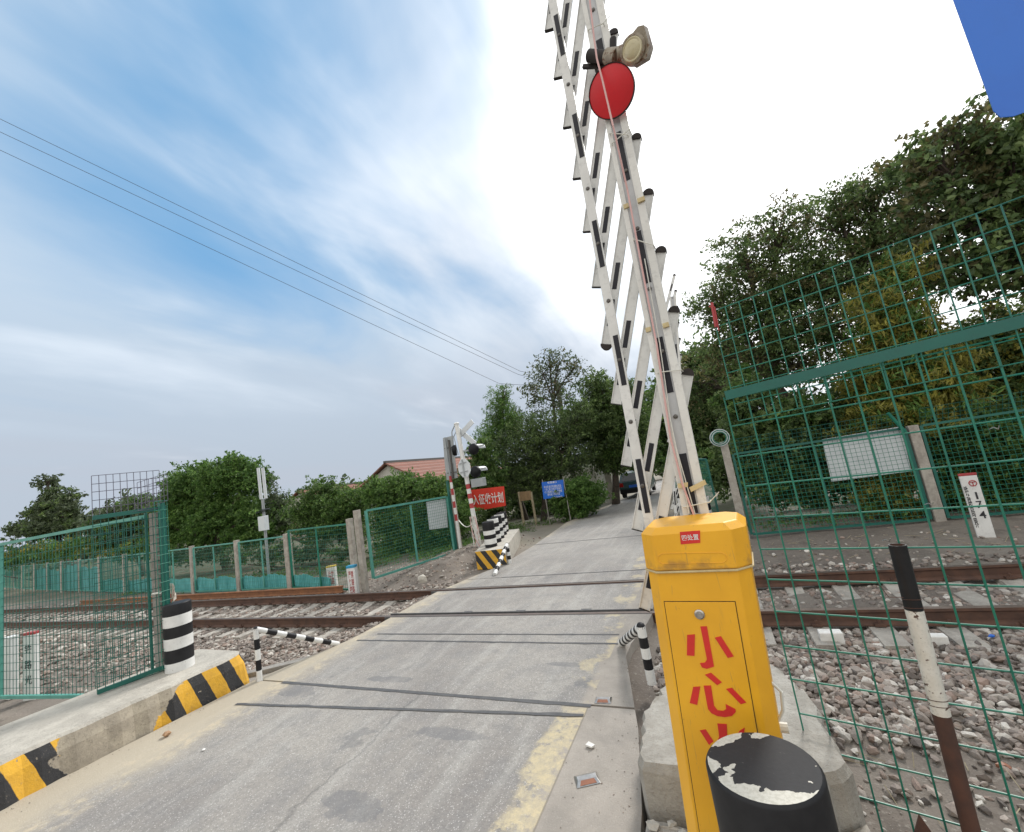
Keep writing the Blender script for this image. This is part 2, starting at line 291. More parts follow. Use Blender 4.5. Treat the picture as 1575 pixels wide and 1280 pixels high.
M = dict(
 road=mat_road(), dirt=mat_ground(), concrete=mat_concrete('concrete'), pale_concrete=mat_concrete('pale_concrete', (.50, .47, .41), (.38, .355, .31), 4),
 grey_concrete=mat_concrete('grey_concrete', (.33, .315, .29), (.24, .225, .20), 6), sleeper=mat_concrete('sleeper', (.44, .41, .36), (.30, .27, .235), 7),
 plinth=mat_concrete('plinth_concrete', (.40, .38, .34), (.29, .27, .235), 5.),
 kerb=mat_kerb('hazard_paint'), kerbfar=mat_kerb('hazard_paint_far', True),
 stones=mat_island('ballast_stone', [(0, (.10, .085, .075)), (.2, (.22, .18, .155)), (.5, (.35, .305, .265)), (.68, (.29, .205, .165)), (.85, (.44, .40, .35)), (1, (.66, .62, .56))], .85, 0, .5),
 rail_side=paint('rail_rust', (.115, .058, .038), (.070, .038, .028), 8, .75, dirt=.3, bumpk=.3),
 rail_top=paint('rail_worn_top', (.25, .20, .175), (.18, .14, .12), 5, .38, metal=.6),
 spare=paint('rail_orange_rust', (.26, .115, .05), (.18, .08, .04), 6, .85, bumpk=.3),
 black=paint('black_paint', (.011, .011, .013), (.020, .020, .022), 6, .5, dirt=.0, spec=.25), white=paint('white_paint', (.74, .74, .72), (.64, .64, .62), 6, .45, chip=(.35, .32, .27), chipscale=16, chiplim=.68, dirt=.25),
 worn_white=paint('worn_white_paint', (.70, .69, .64), (.58, .56, .50), 9, .55, chip=(.10, .06, .045), chipscale=26, chiplim=.60, dirt=.5),
 tar=paint('joint_filler', (.065, .065, .068), (.10, .10, .10), 12, .7), boom=mat_soot_white(), boom_cream=mat_soot_white('boom_cream', True),
 boom_grey=paint('boom_web_grey', (.50, .51, .52), (.43, .44, .45), 4, .5, chip=(.3, .28, .25), chipscale=20, chiplim=.7),
 strip=paint('black_sticker', (.012, .012, .018), (.018, .018, .024), 5, .45, dirt=.0, spec=.3), cap=paint('black_rubber', (.016, .013, .012), (.028, .022, .02), 10, .6, dirt=0., spec=.3),
 bolt=paint('bolt_steel', (.14, .13, .12), (.09, .085, .08), 20, .4, metal=.7), steel=paint('bare_steel', (.55, .53, .50), (.4, .38, .36), 20, .28, metal=.9),
 cabinet=mat_cabinet(), red=paint('red_sticker', (.66, .028, .02), (.58, .025, .02), 20, .45, dirt=.1), gap=paint('door_gap', (.03, .018, .008), None, 10, .8),
 flake=mat_bollard_top(), gmesh=paint('green_coated_wire', (.016, .195, .130), (.013, .150, .105), 4, .4, dirt=.15), gdark=paint('green_frame', (.010, .125, .095), (.010, .10, .08), 3, .45, dirt=.2),
 gpale=paint('faded_green_frame', (.10, .33, .27), (.07, .26, .215), 5, .5), purple=paint('bare_mesh_wire', (.13, .125, .17), None, 5, .5),
 tarp=paint('teal_silt_cloth', (.13, .46, .47), (.08, .34, .35), 2.2, .6, dirt=.3, bumpk=.4), board=paint('white_board', (.62, .65, .67), (.55, .58, .60), 2.5, .5, dirt=.12),
 sign_back=paint('sign_back_grey', (.36, .38, .39), (.30, .32, .33), 3, .45, metal=.3), bluesign=paint('blue_sheet', (.016, .15, .62), (.014, .11, .52), 1.5, .3, dirt=.06),
 banner=paint('red_banner', (.66, .045, .022), (.56, .035, .02), 2.5, .6, dirt=.1), text_white=paint('white_lettering', (.80, .80, .78), None, 8, .5, dirt=.05), text_black=paint('black_lettering', (.03, .03, .035), None, 8, .5, dirt=.0),
 rust=paint('rusty_steel', (.10, .045, .03), (.06, .032, .025), 9, .8, dirt=.4, bumpk=.4), red_disc=paint('red_disc', (.66, .012, .022), (.58, .012, .02), 4, .4, dirt=.1),
 lamp=paint('dusty_lamp_plastic', (.34, .30, .23), (.22, .18, .13), 25, .5, chip=(.16, .09, .05), chipscale=30, chiplim=.56), lens=paint('dusty_lens', (.58, .53, .36), (.50, .44, .27), 12, .22, dirt=.3),
 pink=paint('pink_cable', (.66, .40, .38), (.58, .34, .32), 6, .45), tape=paint('yellow_tape', (.58, .48, .26), (.48, .38, .2), 20, .6), tie=paint('nylon_tie', (.70, .70, .64), None, 9, .4),
 redband=paint('red_band', (.42, .05, .05), (.34, .04, .045), 10, .5), lamp_black=paint('signal_black', (.006, .006, .008), None, 10, .5, dirt=.0, spec=.25),
 bark=paint('bark', (.10, .078, .06), (.055, .045, .036), 9, .9, dirt=.5, bumpk=.8), wallm=mat_concrete('plaster', (.55, .53, .48), (.42, .40, .36), 1.2), tiles=mat_tiles(),
 wood=paint('weathered_wood', (.30, .20, .10), (.22, .145, .08), 8, .7), cloth=paint('white_rag', (.66, .63, .56), (.52, .49, .42), 14, .9, dirt=.3), redcloth=paint('red_rag', (.55, .10, .07), None, 12, .9),
 glass=paint('dark_glass', (.02, .025, .028), (.03, .035, .04), 3, .08), carpaint=paint('teal_car_paint', (.018, .06, .065), (.015, .05, .055), 3, .25), tyre=paint('tyre', (.02, .02, .02), None, 8, .8), taillamp=paint('red_lamp_cover', (.35, .01, .01), None, 8, .2),
 wire=paint('cable_black', (.05, .055, .07), None, 5, .6), foam=paint('white_foam', (.74, .73, .70), (.62, .60, .56), 14, .7), amber=paint('orange_reflector', (.34, .15, .085), (.26, .11, .07), 30, .35), blueprint=paint('blue_plate', (.03, .30, .50), None, 8, .5), yellowcap=paint('yellow_cap', (.62, .45, .06), None, 8, .5),
 dry=paint('dry_straw', (.42, .36, .24), (.3, .25, .16), 8, .9), leafbrown=paint('dead_leaf', (.42, .26, .15), (.3, .18, .1), 30, .8),
)
def leafmat(name, dark, mid, light, trans=.45): return mat_island(name, [(0, dark), (.45, mid), (.8, light), (1, tuple(min(1, k*1.35) for k in light))], .55, trans)
LM = dict(dark=leafmat('leaf_dark', (.055, .095, .030), (.105, .165, .052), (.18, .25, .08)), broad=leafmat('leaf_broad', (.055, .095, .032), (.105, .165, .055), (.18, .25, .085)),
 green=leafmat('leaf_green', (.050, .115, .022), (.10, .20, .042), (.18, .30, .07)), olive=leafmat('leaf_olive', (.13, .13, .024), (.24, .23, .04), (.34, .31, .06)),
 grey=leafmat('leaf_greygreen', (.055, .08, .040), (.095, .13, .065), (.15, .185, .10)), brown=leafmat('leaf_browning', (.07, .075, .028), (.12, .115, .045), (.18, .16, .07)),
 hedge=leafmat('leaf_hedge', (.045, .10, .02), (.095, .185, .04), (.18, .28, .07)))

# ------------------------------------------------------------------ mesh tools
class MB:
    def __init__(s): s.v = []; s.f = []; s.mi = []; s.c = 0
    def add(s, vs, fs, k=0):
        o = s.c; s.v += [tuple(map(float, p)) for p in vs]; s.c += len(vs)
        s.f += [tuple(o+i for i in f) for f in fs]; s.mi += [k]*len(fs); return s
    def prism(s, bot, top, k=0):
        n = len(bot); fs = [tuple(range(n-1, -1, -1)), tuple(range(n, 2*n))] + [(i, (i+1) % n, n+(i+1) % n, n+i) for i in range(n)]
        return s.add(list(bot)+list(top), fs, k)
    def box(s, a, b, k=0):
        (x0, y0, z0), (x1, y1, z1) = a, b
        P = [(x0, y0), (x1, y0), (x1, y1), (x0, y1)]
        return s.prism([(x, y, z0) for x, y in P], [(x, y, z1) for x, y in P], k)
    def beam(s, p0, p1, w, h, up=(0, 0, 1), k=0):      # w across, h along up
        p0, p1 = Vector(p0), Vector(p1); d = (p1-p0).normalized(); u = Vector(up)
        if abs(d.dot(u.normalized())) > .99: u = Vector((0, 1, 0))
        a = d.cross(u).normalized()*w/2; u = a.cross(d).normalized()*h/2
        c = [-a-u, a-u, a+u, -a+u]
        return s.prism([p0+q for q in c], [p1+q for q in c], k)
    def tube(s, p0, p1, r, n=8, k=0, r1=None, caps=True):
        p0, p1 = Vector(p0), Vector(p1); r1 = r if r1 is None else r1
        d = (p1-p0).normalized(); u = Vector((0, 0, 1)) if abs(d.z) < .9 else Vector((1, 0, 0))
        a = d.cross(u).normalized(); b = d.cross(a)
        A = [p0+(a*math.cos(t)+b*math.sin(t))*r for t in [2*math.pi*i/n for i in range(n)]]
        B = [p1+(a*math.cos(t)+b*math.sin(t))*r1 for t in [2*math.pi*i/n for i in range(n)]]
        fs = [(i, n+i, n+(i+1) % n, (i+1) % n) for i in range(n)]
        if caps: fs += [tuple(range(n)), tuple(range(2*n-1, n-1, -1))]
        return s.add(A+B, fs, k)
    def path(s, pts, r, n=6, k=0):
        for a, b in zip(pts, pts[1:]): s.tube(a, b, r, n, k)
        return s
    def lathe(s, c, prof, n=24, axis=None, ks=None):   # prof: (radius, height); ks = material per band
        ax = Vector(axis or (0, 0, 1)).normalized(); u = Vector((1, 0, 0)) if abs(ax.x) < .9 else Vector((0, 1, 0))
        a = ax.cross(u).normalized(); b = ax.cross(a); c = Vector(c)
        for j in range(len(prof)-1):
            (r0, h0), (r1, h1) = prof[j], prof[j+1]; vs = []
            for r, h in ((r0, h0), (r1, h1)):
                vs += [c+ax*h+(a*math.cos(t)+b*math.sin(t))*max(r, 1e-4) for t in [2*math.pi*i/n for i in range(n)]]
            s.add(vs, [(i, n+i, n+(i+1) % n, (i+1) % n) for i in range(n)], (ks[j] if ks else 0))
        return s
    def ball(s, c, rx, ry, rz, n=12, m=7, k=0):
        vs = []; fs = []
        for j in range(m+1):
            t = math.pi*j/m
            for i in range(n): q = 2*math.pi*i/n; vs.append((c[0]+rx*math.sin(t)*math.cos(q), c[1]+ry*math.sin(t)*math.sin(q), c[2]+rz*math.cos(t)))
        for j in range(m):
            for i in range(n): fs.append((j*n+i, (j+1)*n+i, (j+1)*n+(i+1) % n, j*n+(i+1) % n))
        return s.add(vs, fs, k)
    def poly(s, pts, n, t, k=0):                        # flat outline given thickness t along n
        n = Vector(n).normalized()*t; pts = [Vector(p) for p in pts]
        return s.prism(pts, [p+n for p in pts], k)
    def build(s, name, mats, parent=None, smooth=False, bevel=0., origin=None):
        if not isinstance(mats, (list, tuple)): mats = [mats]
        mats = [M[m] if isinstance(m, str) else m for m in mats]
        root = parent
        while root is not None and root.parent is not None: root = root.parent
        o0 = Vector(root.location) if root else Vector(origin or (0, 0, 0))
        me = bpy.data.meshes.new(name); me.from_pydata([(x-o0.x, y-o0.y, z-o0.z) for x, y, z in s.v], [], s.f)
        for m in mats: me.materials.append(m)
        me.polygons.foreach_set('material_index', s.mi)
        if smooth: me.polygons.foreach_set('use_smooth', [True]*len(s.f))
        me.update()
        import bmesh
        bm = bmesh.new(); bm.from_mesh(me); bmesh.ops.remove_doubles(bm, verts=bm.verts, dist=1e-5) if len(s.v) < 4000 else None
        if len(s.v) < 60000: bmesh.ops.recalc_face_normals(bm, faces=bm.faces)
        bm.to_mesh(me); bm.free()
        o = bpy.data.objects.new(name, me); COL.objects.link(o)
        if parent: o.parent = parent
        else: o.location = o0
        if bevel:
            md = o.modifiers.new('bevel', 'BEVEL'); md.width = bevel; md.segments = 2; md.limit_method = 'ANGLE'; md.angle_limit = R(40)
        if smooth:
            md = o.modifiers.new('edge', 'EDGE_SPLIT'); md.split_angle = R(45)
        return o
def tag(o, label, cat, group=None, kind=None):
    if label: o['label'] = label
    if cat: o['category'] = cat
    if group: o['group'] = group
    if kind: o['kind'] = kind
    return o
def thing(name, loc, label, cat, group=None):
    o = bpy.data.objects.new(name, None); COL.objects.link(o); o.location = Vector(loc); o.empty_display_size = .2
    return tag(o, label, cat, group)
def struct(o): o['kind'] = 'structure'; return o
def copy_thing(root, loc, label):
    r = root.copy(); COL.objects.link(r); r.location = Vector(loc); r['label'] = label
    for ch in list(root.children):
        c = ch.copy(); COL.objects.link(c); c.parent = r
        for gch in list(ch.children):
            d = gch.copy(); COL.objects.link(d); d.parent = c
    return r
def lettering(s, mat, centre, right, up, width, height, parent, thick=.002, bold=.0, mb=None, name='lettering', spacing=1.0):
    """text as a thin mesh fitted into width x height on the plane spanned by right and up"""
    cu_ = bpy.data.curves.new('t', 'FONT'); cu_.body = s; cu_.size = 1; cu_.align_x = 'CENTER'; cu_.offset = bold; cu_.space_line = spacing
    to = bpy.data.objects.new('t', cu_); COL.objects.link(to)
    bpy.context.view_layer.update()
    me = bpy.data.meshes.new_from_object(to.evaluated_get(bpy.context.evaluated_depsgraph_get()))
    bpy.data.objects.remove(to); bpy.data.curves.remove(cu_)
    co = np.array([v.co[:] for v in me.vertices]); 
    if len(co) == 0: return None
    lo, hi = co.min(0), co.max(0); rt = Vector(right).normalized(); u = Vector(up).normalized(); n = rt.cross(u).normalized(); c = Vector(centre)
    P = []
    for p in co:
        a = (p[0]-(lo[0]+hi[0])/2)/(hi[0]-lo[0])*width; b = (p[1]-(lo[1]+hi[1])/2)/(hi[1]-lo[1])*height
        P.append(c+rt*a+u*b+n*thick)
    b_ = mb or MB(); b_.add(P, [tuple(f.vertices) for f in me.polygons]); bpy.data.meshes.remove(me)
    return b_.build(name, mat, parent) if mb is None else None

# ------------------------------------------------------------------ terrain, road, tracks
YN, YF = 6.2, 7.7                                   # the two rails
def sm(a, b, x): t = np.clip((x-a)/(b-a), 0, 1); return t*t*(3-2*t)
def roadz(y): return -0.02*np.maximum(0, np.minimum(y, 60)-9.)
def hz(x, y):
    x = np.asarray(x, float); y = np.asarray(y, float)
    z = -.22+0*x
    far = sm(9, 12, y); z = z*(1-far)+far*(roadz(y)-.10)
    z = z-.12*sm(-10, -16, x)*far
    z = np.where(x > -1, z-.08*sm(4.9, 3.9, y), z)
    z = np.where(x < -6.3, z+(.16-.10*sm(-7.6, -9, x))*sm(4.6, 3.6, y), z)
    mound = sm(8.3, 9.8, y)*sm(-9.4, -6.9, x)*sm(-4.6, -5.6, x)*(1-sm(13, 16, y)); z = z+.36*mound
    z = z+.10*sm(8.6, 10.5, y)*sm(-.6, 1., x)
    nz = np.sin(x*2.1+1.3*np.sin(y*1.7))*np.cos(y*2.6+x*.8)*.018+np.sin(x*6.3+y*4.1)*np.cos(y*7.7-x*3.)*.010
    corr = sm(-6.9, -6.0, x)*sm(-.6, -1.4, x)           # under the road
    z = z+nz*(1+2*mound)*(1-corr)
    rd = roadz(y)-.10
    return z*(1-corr)+rd*corr
ax = np.concatenate([-np.geomspace(900, 14.2, 40), np.arange(-14, 8, .16), np.geomspace(8.1, 900, 40)])
ay = np.concatenate([-np.geomspace(900, 2.2, 25), np.arange(-2, 17, .16), np.geomspace(17.1, 1500, 45)])
X, Y = np.meshgrid(ax, ay); Z = hz(X, Y)
b = MB(); nx, ny = len(ax), len(ay)
b.v = list(zip(X.ravel(), Y.ravel(), Z.ravel())); b.c = len(b.v)
b.f = [(j*nx+i, j*nx+i+1, (j+1)*nx+i+1, (j+1)*nx+i) for j in range(ny-1) for i in range(nx-1)]; b.mi = [0]*len(b.f)
struct(b.build('ground', 'dirt', smooth=False))
for p in bpy.data.objects['ground'].data.polygons: p.use_smooth = True

def xl(y):  # left road edge
    return float(np.interp(y, [-4, 1, 3.9, 5.3, 7.5, 9.5, 12, 17, 20, 24, 40], [-6.38, -6.38, -6.2, -5.75, -5.75, -5.2, -5.3, -5.8, -5.2, -4.75, -4.5]))
def xr(y): return float(np.interp(y, [-4, 2.7, 3.6, 5.0, 6, 8, 12, 24, 40], [-.78, -.80, -.95, -1.30, -1.12, -1.2, -1.5, -2.2, -2.6]))
def slab(y0, y1, name='road', n=None):
    n = n or max(2, int((y1-y0)/.25)); ys = np.linspace(y0, y1, n); b = MB()
    for a, c in zip(ys, ys[1:]):
        za, zc = float(roadz(a)), float(roadz(c))
        q = [(xl(a), a), (xr(a), a), (xr(c), c), (xl(c), c)]
        zt = [za, za, zc, zc]; b.add([(x, y, zz) for (x, y), zz in zip(q, zt)]+[(x, y, zz-.22) for (x, y), zz in zip(q, zt)],
            [(0, 1, 2, 3), (0, 4, 5, 1), (2, 6, 7, 3), (1, 5, 6, 2), (3, 7, 4, 0)])
    return b
GAPS = [(-4, 3.90, 0), (3.93, YN-.055, 0), (YN+.125, YF-.125, 0), (YF+.055, 8.37, 0), (8.40, 12.1, 0), (12.13, 40, 0)]
rb = MB()
for y0, y1, _ in GAPS:
    t = slab(y0, y1); rb.add(t.v, t.f)
struct(rb.build('road', 'road'))
# filled joints across the road: thin dark strips laid on it
b = MB()
def strip(pa, pb, w, z=.004, jag=.012):
    pa, pb = np.array(pa[:2]), np.array(pb[:2]); n = 40; d = (pb-pa)/np.linalg.norm(pb-pa); q = np.array([-d[1], d[0]]); t = np.linspace(0, 1, n)
    A = [pa+(pb-pa)*k+q*(w/2+rng.normal(0, jag*.3)) for k in t]; B = [pa+(pb-pa)*k-q*(w/2+rng.normal(0, jag*.3)) for k in t]
    zz = lambda p: float(roadz(p[1]))+z
    b.add([(p[0], p[1], zz(p)) for p in A]+[(p[0], p[1], zz(p)) for p in B], [(i, i+1, n+i+1, n+i) for i in range(n-1)])
strip((-5.62, 3.90), (-1.42, 3.90), .05); strip((-5.75, 3.38), (-1.45, 3.75), .040, .006); strip((-5.4, 5.42), (-1.45, 5.45), .030); strip((-5.6, 5.18), (-1.40, 5.19), .035)
strip((-4.6, 8.385), (-1.3, 8.385), .04); strip((-5.6, 12.11), (-1.6, 12.11), .05)
tag(b.build('road_joint_filler', 'tar'), None, None, kind='structure')

def rail_mesh(b, x0, x1, y, z, kt=1, ks=0):     # rolled rail section, head up
    prof = [(-.036, 0), (.036, 0), (.037, -.03), (.012, -.048), (.010, -.13), (.065, -.155), (.066, -.172), (-.066, -.172), (-.065, -.155), (-.010, -.13), (-.012, -.048), (-.037, -.03)]
    n = len(prof); A = [(x0, y+p, z+q) for p, q in prof]; B = [(x1, y+p, z+q) for p, q in prof]
    b.add(A+B, [(i, (i+1) % n, n+(i+1) % n, n+i) for i in range(1, n)]+[tuple(range(n)), tuple(range(2*n-1, n-1, -1))], ks); b.add([A[0], A[1], B[1], B[0]], [(0, 1, 2, 3)], kt)
t = thing('railway_track', (0, YN, 0), 'single railway track crossing the road, two rusty rails on concrete sleepers', 'railway track')
for y in (YN, YF):
    b = MB()
    for x0, x1 in ((-140, -31.2), (-31.19, -6.9), (-6.89, 5.7), (5.71, 90)): rail_mesh(b, x0, x1, y, .002)
    rl = b.build('rail', ['rail_side', 'rail_top'], t)
    for i in range(-21, 8):                       # fastening clips along the rail
        x = i*.6+.15
        if -6 < x < -.9: continue
        for s_ in (-1, 1): c = MB(); c.box((x-.05, y+s_*.07-.03, -.165), (x+.05, y+s_*.07+.03, -.135)); c.tube((x, y+s_*.07, -.137), (x, y+s_*.07, -.10), .016, 6); c.build('rail_clip', 'rail_side', rl)
sl = MB()
nsl = 0
for i in range(-62, 32):
    x = i*.6+.15
    if -6 < x < -.9: continue
    w = .11; yc = (YN+YF)/2; L = 1.3; zt = -.176
    ps = [(-L, zt-.0), (-.62, zt+.0), (-.5, zt-.035), (.5, zt-.035), (.62, zt), (L, zt)]
    s_ = MB()
    for (a, za), (c_, zc) in zip(ps, ps[1:]):
        s_.add([(x-w, yc+a, za), (x+w, yc+a, za), (x+w, yc+c_, zc), (x-w, yc+c_, zc), (x-w-.03, yc+a, za-.16), (x+w+.03, yc+a, za-.16), (x+w+.03, yc+c_, zc-.16), (x-w-.03, yc+c_, zc-.16)],
               [(0, 1, 2, 3), (0, 3, 7, 4), (1, 5, 6, 2)]+([(0, 4, 5, 1)] if a == -L else [])+([(2, 6, 7, 3)] if c_ == L else []))
    s_.build('sleeper', 'sleeper', t); nsl += 1
# grooves and guard irons in the crossing
b = MB()
for y in (YN, YF):
    inn = 1 if y == YN else -1
    b.box((-5.9, y+inn*.118-.010, -.06), (-1.15, y+inn*.118+.010, .004)); b.box((-5.9, min(y+inn*.04, y+inn*.1), -.08), (-1.15, max(y+inn*.04, y+inn*.1), -.045))
    b.box((-5.9, y-inn*.055-.006, -.06), (-1.15, y-inn*.055+.006, .003))
for x in (-4.3, -3.3, -2.2): b.box((x, YN+.10, -.02), (x+.16, YN+.17, .005))
tag(b.build('crossing_groove_irons', 'tar'), None, None, kind='structure')

# ballast: loose stones nobody could count
ICO = []
ph = (1+5**.5)/2
ICO = np.array([(-1, ph, 0), (1, ph, 0), (-1, -ph, 0), (1, -ph, 0), (0, -1, ph), (0, 1, ph), (0, -1, -ph), (0, 1, -ph), (ph, 0, -1), (ph, 0, 1), (-ph, 0, -1), (-ph, 0, 1)])/1.9
ICF = [(0, 11, 5), (0, 5, 1), (0, 1, 7), (0, 7, 10), (0, 10, 11), (1, 5, 9), (5, 11, 4), (11, 10, 2), (10, 7, 6), (7, 1, 8), (3, 9, 4), (3, 4, 2), (3, 2, 6), (3, 6, 8), (3, 8, 9), (4, 9, 5), (2, 4, 11), (6, 2, 10), (8, 6, 7), (9, 8, 1)]
def stones(regions):
    V = []; Fs = []; o = 0
    for (x0, x1, y0, y1, n, s0, s1, dz) in regions:
        xs = rng.uniform(x0, x1, n); ys = rng.uniform(y0, y1, n); zs = hz(xs, ys)+dz
        ss = rng.uniform(s0, s1, n)*rng.uniform(.7, 1.2, n)
        for x, y, z, s_ in zip(xs, ys, zs, ss):
            if -5.8 < x < -1.25 and y > 4.4: continue
            if 5.66 < y < 8.24 and abs((x-.15+.3) % .6-.3) < .13 and rng.uniform() < .88: continue
            v = ICO*rng.uniform(.72, 1.25, (12, 1))*np.array([rng.uniform(.8, 1.3), rng.uniform(.7, 1.1), rng.uniform(.45, .8)])*s_/2*1.15
            q = rng.normal(size=4); q /= np.linalg.norm(q); w_, a, b_, c_ = q
            Rm = np.array([[1-2*(b_*b_+c_*c_), 2*(a*b_-c_*w_), 2*(a*c_+b_*w_)], [2*(a*b_+c_*w_), 1-2*(a*a+c_*c_), 2*(b_*c_-a*w_)], [2*(a*c_-b_*w_), 2*(b_*c_+a*w_), 1-2*(a*a+b_*b_)]])
            v = v@Rm.T; v[:, 2] *= .75
            V.append(v+np.array([x, y, z+s_*rng.uniform(0, .32)])); Fs += [(o+i, o+j, o+k) for i, j, k in ICF]; o += 12
    b = MB(); b.v = [tuple(p) for p in np.concatenate(V)]; b.c = len(b.v); b.f = Fs; b.mi = [0]*len(Fs)
    return b
REG = [(.0, 3.6, 4.2, 6.12, 4600, .04, .095, .0), (.45, 3.6, 3.6, 4.3, 190, .03, .08, .0), (-1.0, .1, 4.5, 6.12, 700, .05, .10, 0), (3.6, 8, 3.8, 6.12, 900, .07, .13, 0), (.4, 2.6, 3.6, 4.3, 110, .03, .09, 0),
       (-1.2, 9, 6.28, 7.62, 3600, .045, .085, -.012), (-1.0, 9, 7.78, 8.9, 1700, .05, .10, .0), (-1, 8, 8.9, 10.2, 260, .03, .08, 0),
       (-12.5, -5.75, 4.1, 6.12, 5600, .04, .085, .0), (-12.5, -5.75, 6.28, 7.62, 2300, .045, .08, -.012), (-12.5, -5.75, 7.78, 8.6, 1200, .05, .10, 0), (-30, -12.5, 3.4, 8.7, 4200, .07, .14, 0),
       (-10.2, -5.9, 8.6, 11.2, 650, .03, .09, -.01), (-12.5, -7.9, 3.2, 4.1, 220, .03, .08, 0), (.4, 3.5, 1.6, 3.6, 1400, .008, .03, 0), (.4, 3.5, 2.6, 4.4, 110, .03, .07, 0), (-9, -5.6, 11, 14, 200, .03, .08, 0), (9, 24, 4, 8.9, 1500, .09, .16, 0)]
tag(stones(REG).build('ballast', 'stones'), 'grey and brown ballast stones packed round the railway track', 'ballast', kind='stuff')

# ------------------------------------------------------------------ left pavement with painted kerb
b = MB()
ys = np.concatenate([np.arange(-3, 3.6, .12), [3.6, 3.7, 3.8, 3.86, 3.9]])
ft, tp, bk = [], [], []
for y in ys:
    e = max(0, y-3.6)/.3; e = e*e
    j = .012*math.sin(y*9)+.01*math.sin(y*23+1)+rng.normal(0, .004)
    ft.append((-6.28-.0*y+j-.0*e, y, -.3)); tp.append((-6.37-.04*(3-y)*.3+j-.12*e, y, .375)); bk.append((-7.62+.08*max(0, y-2), y, .385))
n = len(ys)
vs = []
for a, c, d in zip(ft, tp, bk): vs += [a, (a[0]-.02, a[1], .0), ((a[0]+c[0])/2-.004, a[1], .24), (c[0]+.006, c[1], .35), (c[0]-.02, c[1], .378), d, (d[0]-.05, d[1], -.3)]
fs = [(7*i+k, 7*i+k+1, 7*i+k+8, 7*i+k+7) for i in range(n-1) for k in range(6)]
b.add(vs, fs, 0); b.f = b.f; 
for idx, f in enumerate(b.f):
    if idx % 6 in (3, 4, 5): b.mi[idx] = 1
b.add([vs[7*(n-1)+k] for k in range(7)], [tuple(range(7))], 0)
struct(b.build('pavement', ['kerb', 'pale_concrete']))
b = MB(); b.poly([(-6.9, 4.06, -.3), (-6.75, 4.0, -.3), (-5.62, 4.82, -.3), (-5.66, 4.98, -.3)], (0, 0, 1), .28); b.poly([(-7.3, 3.95, -.3), (-6.2, 3.95, -.3), (-5.9, 4.4, -.3), (-6.95, 4.1, -.3)], (0, 0, 1), .22)
struct(b.build('edging_slab', 'grey_concrete', bevel=.01))

# ------------------------------------------------------------------ right pedestal and apron
b = MB()
P1 = [(-.80, 2.80), (.10, 2.72), (.38, 3.0), (.30, 3.75), (.12, 4.25), (-.35, 4.15), (-.70, 3.80), (-.84, 3.35)]
def lumpy(P, z0, z1, r=.045, seg=7):
    Q = []
    for i in range(len(P)):
        a, c = np.array(P[i]), np.array(P[(i+1) % len(P)])
        for k in range(seg): Q.append(a+(c-a)*k/seg+rng.normal(0, r*.3, 2))
    cen = np.mean(Q, 0); bot = [(x, y, z0) for x, y in Q]
    mid = [(cen[0]+(x-cen[0])*.985, cen[1]+(y-cen[1])*.985, z1-r) for x, y in Q]; top = [(cen[0]+(x-cen[0])*.95, cen[1]+(y-cen[1])*.95, z1+rng.normal(0, .004)) for x, y in Q]
    n = len(Q); m = MB(); m.add(bot+mid+top, [(i, (i+1) % n, n+(i+1) % n, n+i) for i in range(n)]+[(n+i, n+(i+1) % n, 2*n+(i+1) % n, 2*n+i) for i in range(n)]+[tuple(range(2*n, 3*n))]); return m
lumpy(P1, -.4, .30).build('barrier_plinth', 'plinth'); tag(bpy.data.objects['barrier_plinth'], 'chipped pale concrete plinth behind the yellow cabinet', 'plinth')
m_ = lumpy([(-.80, -1.5), (.75, -1.5), (.62, 1.2), (.46, 2.3), (.36, 2.98), (.10, 2.69), (-.78, 2.76)], -.4, .06, .02)
struct(m_.build('apron', 'concrete'))
b = MB()
for x, y, s_ in [(-.72, 2.66, .05), (-.62, 2.70, .035), (-.55, 2.62, .06), (-.45, 2.69, .03), (-.68, 2.56, .03), (-.36, 2.66, .04), (-.5, 2.5, .025), (-.75, 2.45, .022), (-.30, 2.60, .03)]:
    b.add(ICO*rng.uniform(.7, 1.2, (12, 1))*s_*.8*np.array([1, 1, .6])+np.array([x, y, .06+s_*.2]), ICF)
tag(b.build('concrete_rubble', 'pale_concrete'), 'crumbled concrete bits at the foot of the plinth', 'rubble', kind='stuff')

# ------------------------------------------------------------------ bollards
def bollard(loc, r, h, label, bands, group, top='black', name='bollard', wear=False):
    t = thing(name, loc, label, 'bollard', group); b = MB(); x, y, z = loc
    prof = [(r, 0)]; ks = []
    for i, (zz, k) in enumerate(bands): prof.append((r, zz*h)); ks.append(k)
    prof = [(p, q-(.04 if i == 0 else 0)) for i, (p, q) in enumerate(prof)]
    prof += [(r*.985, h+.006), (r*.95, h+.012)]; ks += [ks[-1]]*2
    b.lathe(loc, prof, 40, ks=ks).build('post', ['black', 'white'], t, smooth=True)
    c = MB(); c.lathe(loc, [(r*.95, h+.012), (r*.5, h+.016), (0, h+.017)], 40); c.build('top_face', top, t, smooth=True)
    return t
bollard((-.050, 1.675, .06), .176, 1.04, 'thick black bollard with flaking white top in front of the yellow cabinet', [(1, 0)], 'painted concrete bollards', 'flake')
bollard((-6.88, 3.37, .385), .158, .83, 'black and white banded bollard on the kerb end beside the left gate post', [(.13, 1), (.33, 0), (.5, 1), (.67, 0), (.84, 1), (1, 0)], 'painted concrete bollards')
